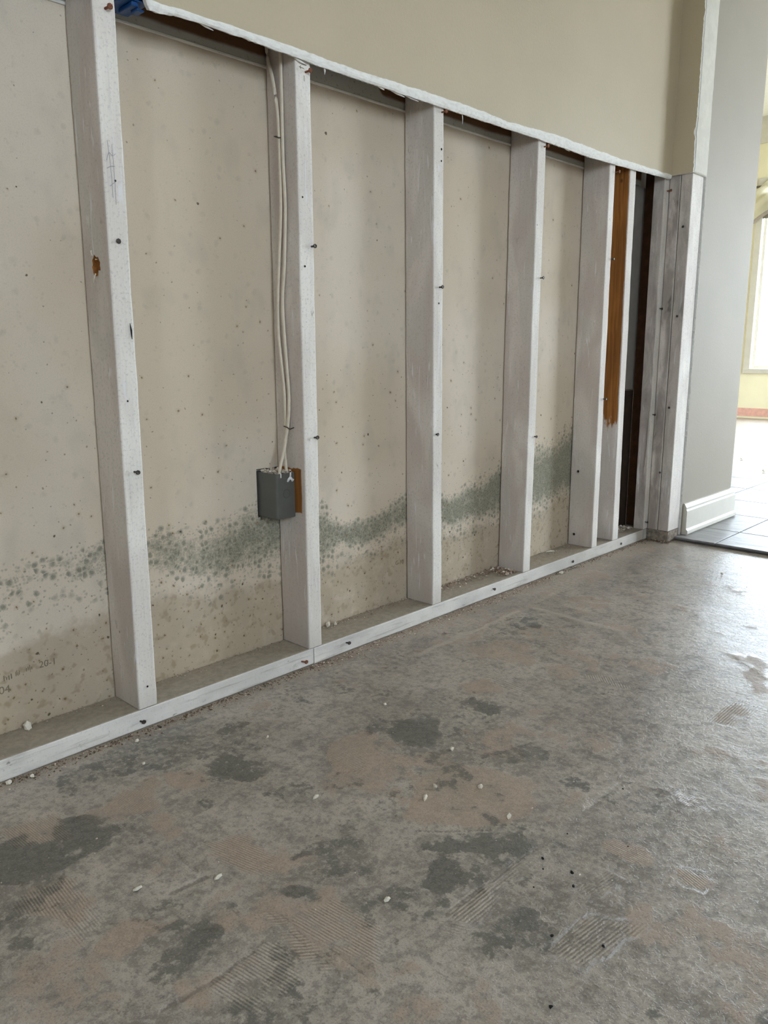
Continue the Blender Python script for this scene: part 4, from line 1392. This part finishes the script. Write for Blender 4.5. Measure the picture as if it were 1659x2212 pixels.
# ------------------------------------------------------------------ far room window dressing
def valance():
    root = empty('window_valance', (7.54, 1.0, 1.80))
    tag(root, 'cream swag valance with a taupe band over the bright far window', 'curtain')
    def put(nm, me, mat):
        me.transform(Matrix.Translation(-root.location))
        return obj(nm, me, mat, root)
    # swag: hangs from two ends, lower edge scooped
    ny, nz = 60, 14
    def surf(y, t, off=0.0):
        u = (1.70 - y) / 1.60
        sag = 4 * u * (1 - u)
        top = 2.262 - .10 * max(0, .09 - u) / .09
        bot = 1.835 + .16 * sag ** .6 if u > .06 else 1.835 + .10 * u
        bot = 1.84 + .30 * (1 - (1 - min(1, u / .35)) ** 2) * .9
        bot = 1.842 + .26 * min(1, u / .30) ** .8
        z = top + (bot - top) * t
        x = 7.555 - .03 * math.sin(t * math.pi) - .012 * math.sin(t * 16 + u * 9) * (1 - .4 * t) - off
        return (x, y, z)
    V, F = [], []
    for j in range(nz + 1):
        for i in range(ny + 1):
            y = 1.70 - 1.60 * i / ny
            V.append(surf(y, j / nz * .90))
    for j in range(nz):
        for i in range(ny):
            a = j * (ny + 1) + i
            F.append((a, a + 1, a + ny + 2, a + ny + 1))
    me = mesh('swag', V, F, smooth=True)
    put('swag', me, M['curtain'])
    V, F = [], []
    for j in range(4):
        for i in range(ny + 1):
            V.append(surf(1.70 - 1.60 * i / ny, .90 + .10 * j / 3, .004))
    for j in range(3):
        for i in range(ny):
            a = j * (ny + 1) + i
            F.append((a, a + 1, a + ny + 2, a + ny + 1))
    put('hem_band', mesh('hem_band', V, F, smooth=True), M['curtainband'])
    rod = put('curtain_rod', tube('curtain_rod', [(7.555, 1.80, 2.19), (7.555, .02, 2.19)], .011, 10), M['shade'])
    put('rod_bracket', bevel_box('rod_bracket', 7.56, 7.597, 1.775, 1.790, 2.18, 2.20, .002, 1), M['shade'])
    return root


valance()
sh = obj('roller_shade', bevel_box('roller_shade', 7.575, 7.580, .18, 1.66, 1.90, 2.13, .001, 1), M['shade'])
tag(sh, 'grey roller shade at the top of the far window behind the valance', 'shade')


# ------------------------------------------------------------------ debris
def pebble(name, sx, sy, sz, seed, sub=1):
    bm = bmesh.new()
    bmesh.ops.create_icosphere(bm, subdivisions=sub, radius=1)
    for v in bm.verts:
        n = 1 + .62 * mnoise.noise(v.co * 1.7 + Vector((seed * 3.1, seed, 0)))
        v.co = Vector((v.co.x * sx * n, v.co.y * sy * n, max(v.co.z, -.55) * sz * n))
    lo = min(v.co.z for v in bm.verts)
    for v in bm.verts: v.co.z -= lo
    me = bpy.data.meshes.new(name)
    bm.to_mesh(me); bm.free()
    return me


CHIPS = [  # x, y, z, size x, size y, height, rotation, label
    (-.172, .074, .0375, .0085, .0060, .0110, .2, 'large cream plaster chip on the bottom plate at the far left'),
    (.529, .078, .0375, .010, .007, .009, .5, 'lumpy grey plaster chip on the plate just right of the boxed stud'),
    (.546, .072, .0375, .006, .005, .006, 1.1, 'small grey plaster lump right beside the lumpy chip on the plate'),
    (.230, -.645, .0, .0062, .0050, .0050, .3, 'round white plaster chip alone on the floor right of centre'),
    (.330, -.456, .0, .0075, .0050, .0030, .8, 'flat pale flake on the floor right of the tan trowelled patch'),
    (.070, -.398, .0, .0080, .0045, .0030, .1, 'flat pale flake on the green-grey stain left of floor centre'),
    (1.409, -.016, .0, .0110, .0060, .0060, .1, 'white plaster chip on the floor against the far bottom plate'),
    (1.488, .072, .0375, .0200, .0045, .0035, -.4, 'long white plaster sliver on the plate left of the bolt-hole stud'),
    (.183, -.523, .0, .0110, .0040, .0040, .5, 'long tan fragment on the tan trowelled patch'),
    (.376, -.253, .0, .0045, .0035, .0035, .2, 'white chip on the grey floor below the boxed stud'),
    (.137, -.192, .0, .0030, .0028, .0030, .2, 'tiny white chip on floor between the two nearest studs'),
    (.220, -.511, .0, .0065, .0035, .0030, 1.2, 'thin fragment at the upper edge of the tan trowelled patch'),
    (.267, -.564, .0, .0060, .0045, .0035, 1.2, 'pale chip at the right end of the tan trowelled patch'),
    (-.021, -.636, .0, .0065, .0035, .0025, .2, 'flat pale flake on the lower middle floor'),
    (-.227, -.390, .0, .0085, .0045, .0020, .2, 'pale flat smear of plaster at the lower left floor'),
    (-.143, -.446, .0, .0090, .0040, .0025, .2, 'tan fragment beside the dark crack at lower left'),
    (-.239, -.012, .0, .0065, .0040, .0045, .2, 'pale chip against the plate at the far left, nearest the frame edge'),
    (-.206, -.018, .0, .0055, .0038, .0035, .9, 'pale chip against the plate, second from the frame edge'),
    (-.029, -.034, .0, .0055, .0040, .0040, .4, 'white chip on the floor below the nearest stud'),
    (-.061, -.114, .0, .0035, .0030, .0028, .4, 'tiny white chip on the floor left of the nearest stud'),
    (1.737, -.380, .0, .0070, .0050, .0030, .4, 'white flake on the floor near the tile edge'),
    (4.42, .520, .0, .020, .014, .012, .4, 'brownish lump on the bright far floor, nearest the partition'),
    (3.97, .238, .0, .018, .012, .012, .4, 'pinkish lump on the bright far floor beside the tile edge'),
]
for i, (x, y, z, sx, sy, sz, rz, lab) in enumerate(CHIPS):
    o = obj('plaster_chip', pebble('plaster_chip', sx * .88, sy * .88, sz * .88, i + 1), M['chip'])
    o.location = (x, y, z + (-.0006 if z == 0 else 0.0002)); o.rotation_euler = (0, 0, rz)
    tag(o, lab, 'plaster chip', 'plaster chips')

GRIT = [(.182, -.733, .0030), (.183, -.777, .0036), (.161, -.792, .0030), (.067, -.819, .0030), (.093, -.871, .0030), (-.022, -.873, .0030), (.416, -.730, .0020), (.164, -.745, .0018), (.254, -.728, .0018), (.286, -.804, .0016), (.125, -.756, .0016)]
GRIT_LABEL = {(.183, -.777): 'largest black grit speck, above the ridged patch at lower right',
              (.067, -.819): 'black grit speck at the left tip of the lower right ridged patch',
              (.093, -.871): 'black grit speck lying on the lower right ridged patch',
              (-.022, -.873): 'black grit speck nearest the bottom edge of the floor',
              (.416, -.730): 'black grit speck farthest up the floor, apart from the others'}
gm = pebble('grit', 1, .8, .8, 40)
gm.materials.append(M['speck'])
for (x, y, r) in GRIT:
    o = obj('grit', gm, None)
    o.location = (x, y, -.0008); o.scale = (r * .8,) * 3; o.rotation_euler = (0, 0, x * 40)
    tag(o, GRIT_LABEL.get((x, y), 'tiny black grit speck in the loose cluster around the largest speck'), 'grit', 'black grit on the floor')


def heap(name, label, n, sampler, smin, smax, cols, seed, cat='plaster crumbs', parent=None):
    """uncountable crumbs as one mesh of tiny deformed octahedra with a tint per crumb"""
    rnd = np.random.default_rng(seed)
    P = np.array([sampler(rnd) for _ in range(n)])
    base = np.array([(1, 0, 0), (-1, 0, 0), (0, 1, 0), (0, -1, 0), (0, 0, 1), (0, 0, -.4)], float)
    T = [(0, 2, 4), (2, 1, 4), (1, 3, 4), (3, 0, 4), (2, 0, 5), (1, 2, 5), (3, 1, 5), (0, 3, 5)]
    s = smin + (smax - smin) * rnd.random(n) ** 3
    jit = .6 + .8 * rnd.random((n, 6, 3))
    ang = rnd.random(n) * 6.283
    v = base[None] * jit * s[:, None, None]
    v[:, :, 0] *= 1.3; v[:, :, 2] *= .75
    c, si = np.cos(ang)[:, None], np.sin(ang)[:, None]
    vx, vy = v[:, :, 0] * c - v[:, :, 1] * si, v[:, :, 0] * si + v[:, :, 1] * c
    v = np.stack([vx, vy, v[:, :, 2] + s[:, None] * .3], -1) + P[:, None, :]
    V = v.reshape(-1, 3)
    F = (np.array(T)[None] + (np.arange(n) * 6)[:, None, None]).reshape(-1, 3)
    me = bpy.data.meshes.new(name)
    me.from_pydata(V.tolist(), [], F.tolist())
    fattr(me, 'tint', np.repeat(rnd.random(n), 6))
    o = obj(name, me, cols, parent)
    tag(o, label, None if parent is not None else cat, kind='stuff')
    return o


def mat_crumb(name, a, b, c3):
    g = NT(name, .9, .15)
    t = g.attr('tint')
    c = g.mix(g.ss(t, .0, .55), a, b)
    c = g.mix(g.ss(t, .80, .9), c, c3)
    g.color(c)
    return g.m


CR = mat_crumb('crumb_tan', S(128, 106, 90), S(176, 154, 136), S(228, 218, 204))
CW = mat_crumb('crumb_white', S(178, 164, 150), S(206, 194, 180), S(234, 228, 218))
CB = mat_crumb('crumb_brown', S(84, 68, 54), S(120, 98, 80), S(206, 190, 172))


def line_sampler(x0, x1, y, spread, z, p=2.0):
    return lambda r: (x0 + (x1 - x0) * r.random(), y - abs(r.normal()) * spread, z)


heap('plaster_crumbs', 'tan plaster crumbs swept along the foot of the nearer plate', 1500, line_sampler(-.26, .46, -.003, .012, -.0008), .0005, .0022, CB, 1)
heap('plaster_crumbs', 'pinkish crumbs along the foot of the farther plate', 2600, line_sampler(.40, 1.35, -.003, .018, -.0008), .0005, .0024, CR, 2)
heap('plaster_crumbs', 'thin line of crumbs at the foot of the plate near the corner', 700, line_sampler(1.3, 2.0, -.003, .012, -.0008), .0006, .0022, CB, 3)
heap('plaster_crumbs', 'crumbs lying on the nearer plate against the board', 500, lambda r: (-.25 + .64 * r.random(), .089 - abs(r.normal()) * .012, .0378), .0005, .0018, CR, 4)
heap('plaster_crumbs', 'crumbs on the plate between the boxed stud and the third stud', 420, lambda r: (.445 + .37 * r.random(), .089 - abs(r.normal()) * .016, .0378), .0006, .0026, CR, 5)
heap('plaster_crumbs', 'pinkish crumb heap on the plate left of the fourth stud', 900, lambda r: (.86 + .36 * r.random(), .088 - abs(r.normal()) * .020, .0378 + .004 * r.random()), .0007, .0034, CR, 6)
heap('plaster_crumbs', 'crumbs and slivers piled at the foot of the fourth stud', 220, lambda r: (1.215 - abs(r.normal()) * .03, .086 - r.random() * .075, .0380 + .005 * r.random()), .0012, .0050, CR, 7)
heap('plaster_crumbs', 'crumbs on the plate left of the bolt-hole stud', 380, lambda r: (1.27 + .34 * r.random(), .089 - r.random() * .07, .0378), .0005, .0022, CR, 8)
heap('plaster_crumbs', 'grey rubble on the plate in the corner bay', 260, lambda r: (1.82 + .16 * r.random(), .088 - r.random() * .05, .0378 + .006 * r.random()), .0010, .0060, CW, 9)
heap('plaster_crumbs', 'pale gypsum rubble heaped inside the top of the grey box', 260, lambda r: (.357 + .040 * r.random(), .036 + .060 * r.random(), .4205 + .007 * r.random()), .0012, .0055, CW, 10)
heap('plaster_crumbs', 'white specks scattered over the bare floor', 420, lambda r: (lambda t: (-.4 + 2.3 * t, -.04 - (.95 - .35 * t) * r.random(), -.0006))(r.random()), .0005, .0016, CW, 11)
heap('plaster_crumbs', 'brown rubble at the foot of the corner block', 260, lambda r: (1.99 + .09 * r.random() if r.random() < .5 else 2.0 + .02 * r.random(), -.09 + .085 * r.random(), .0002), .0008, .0040, CB, 12)
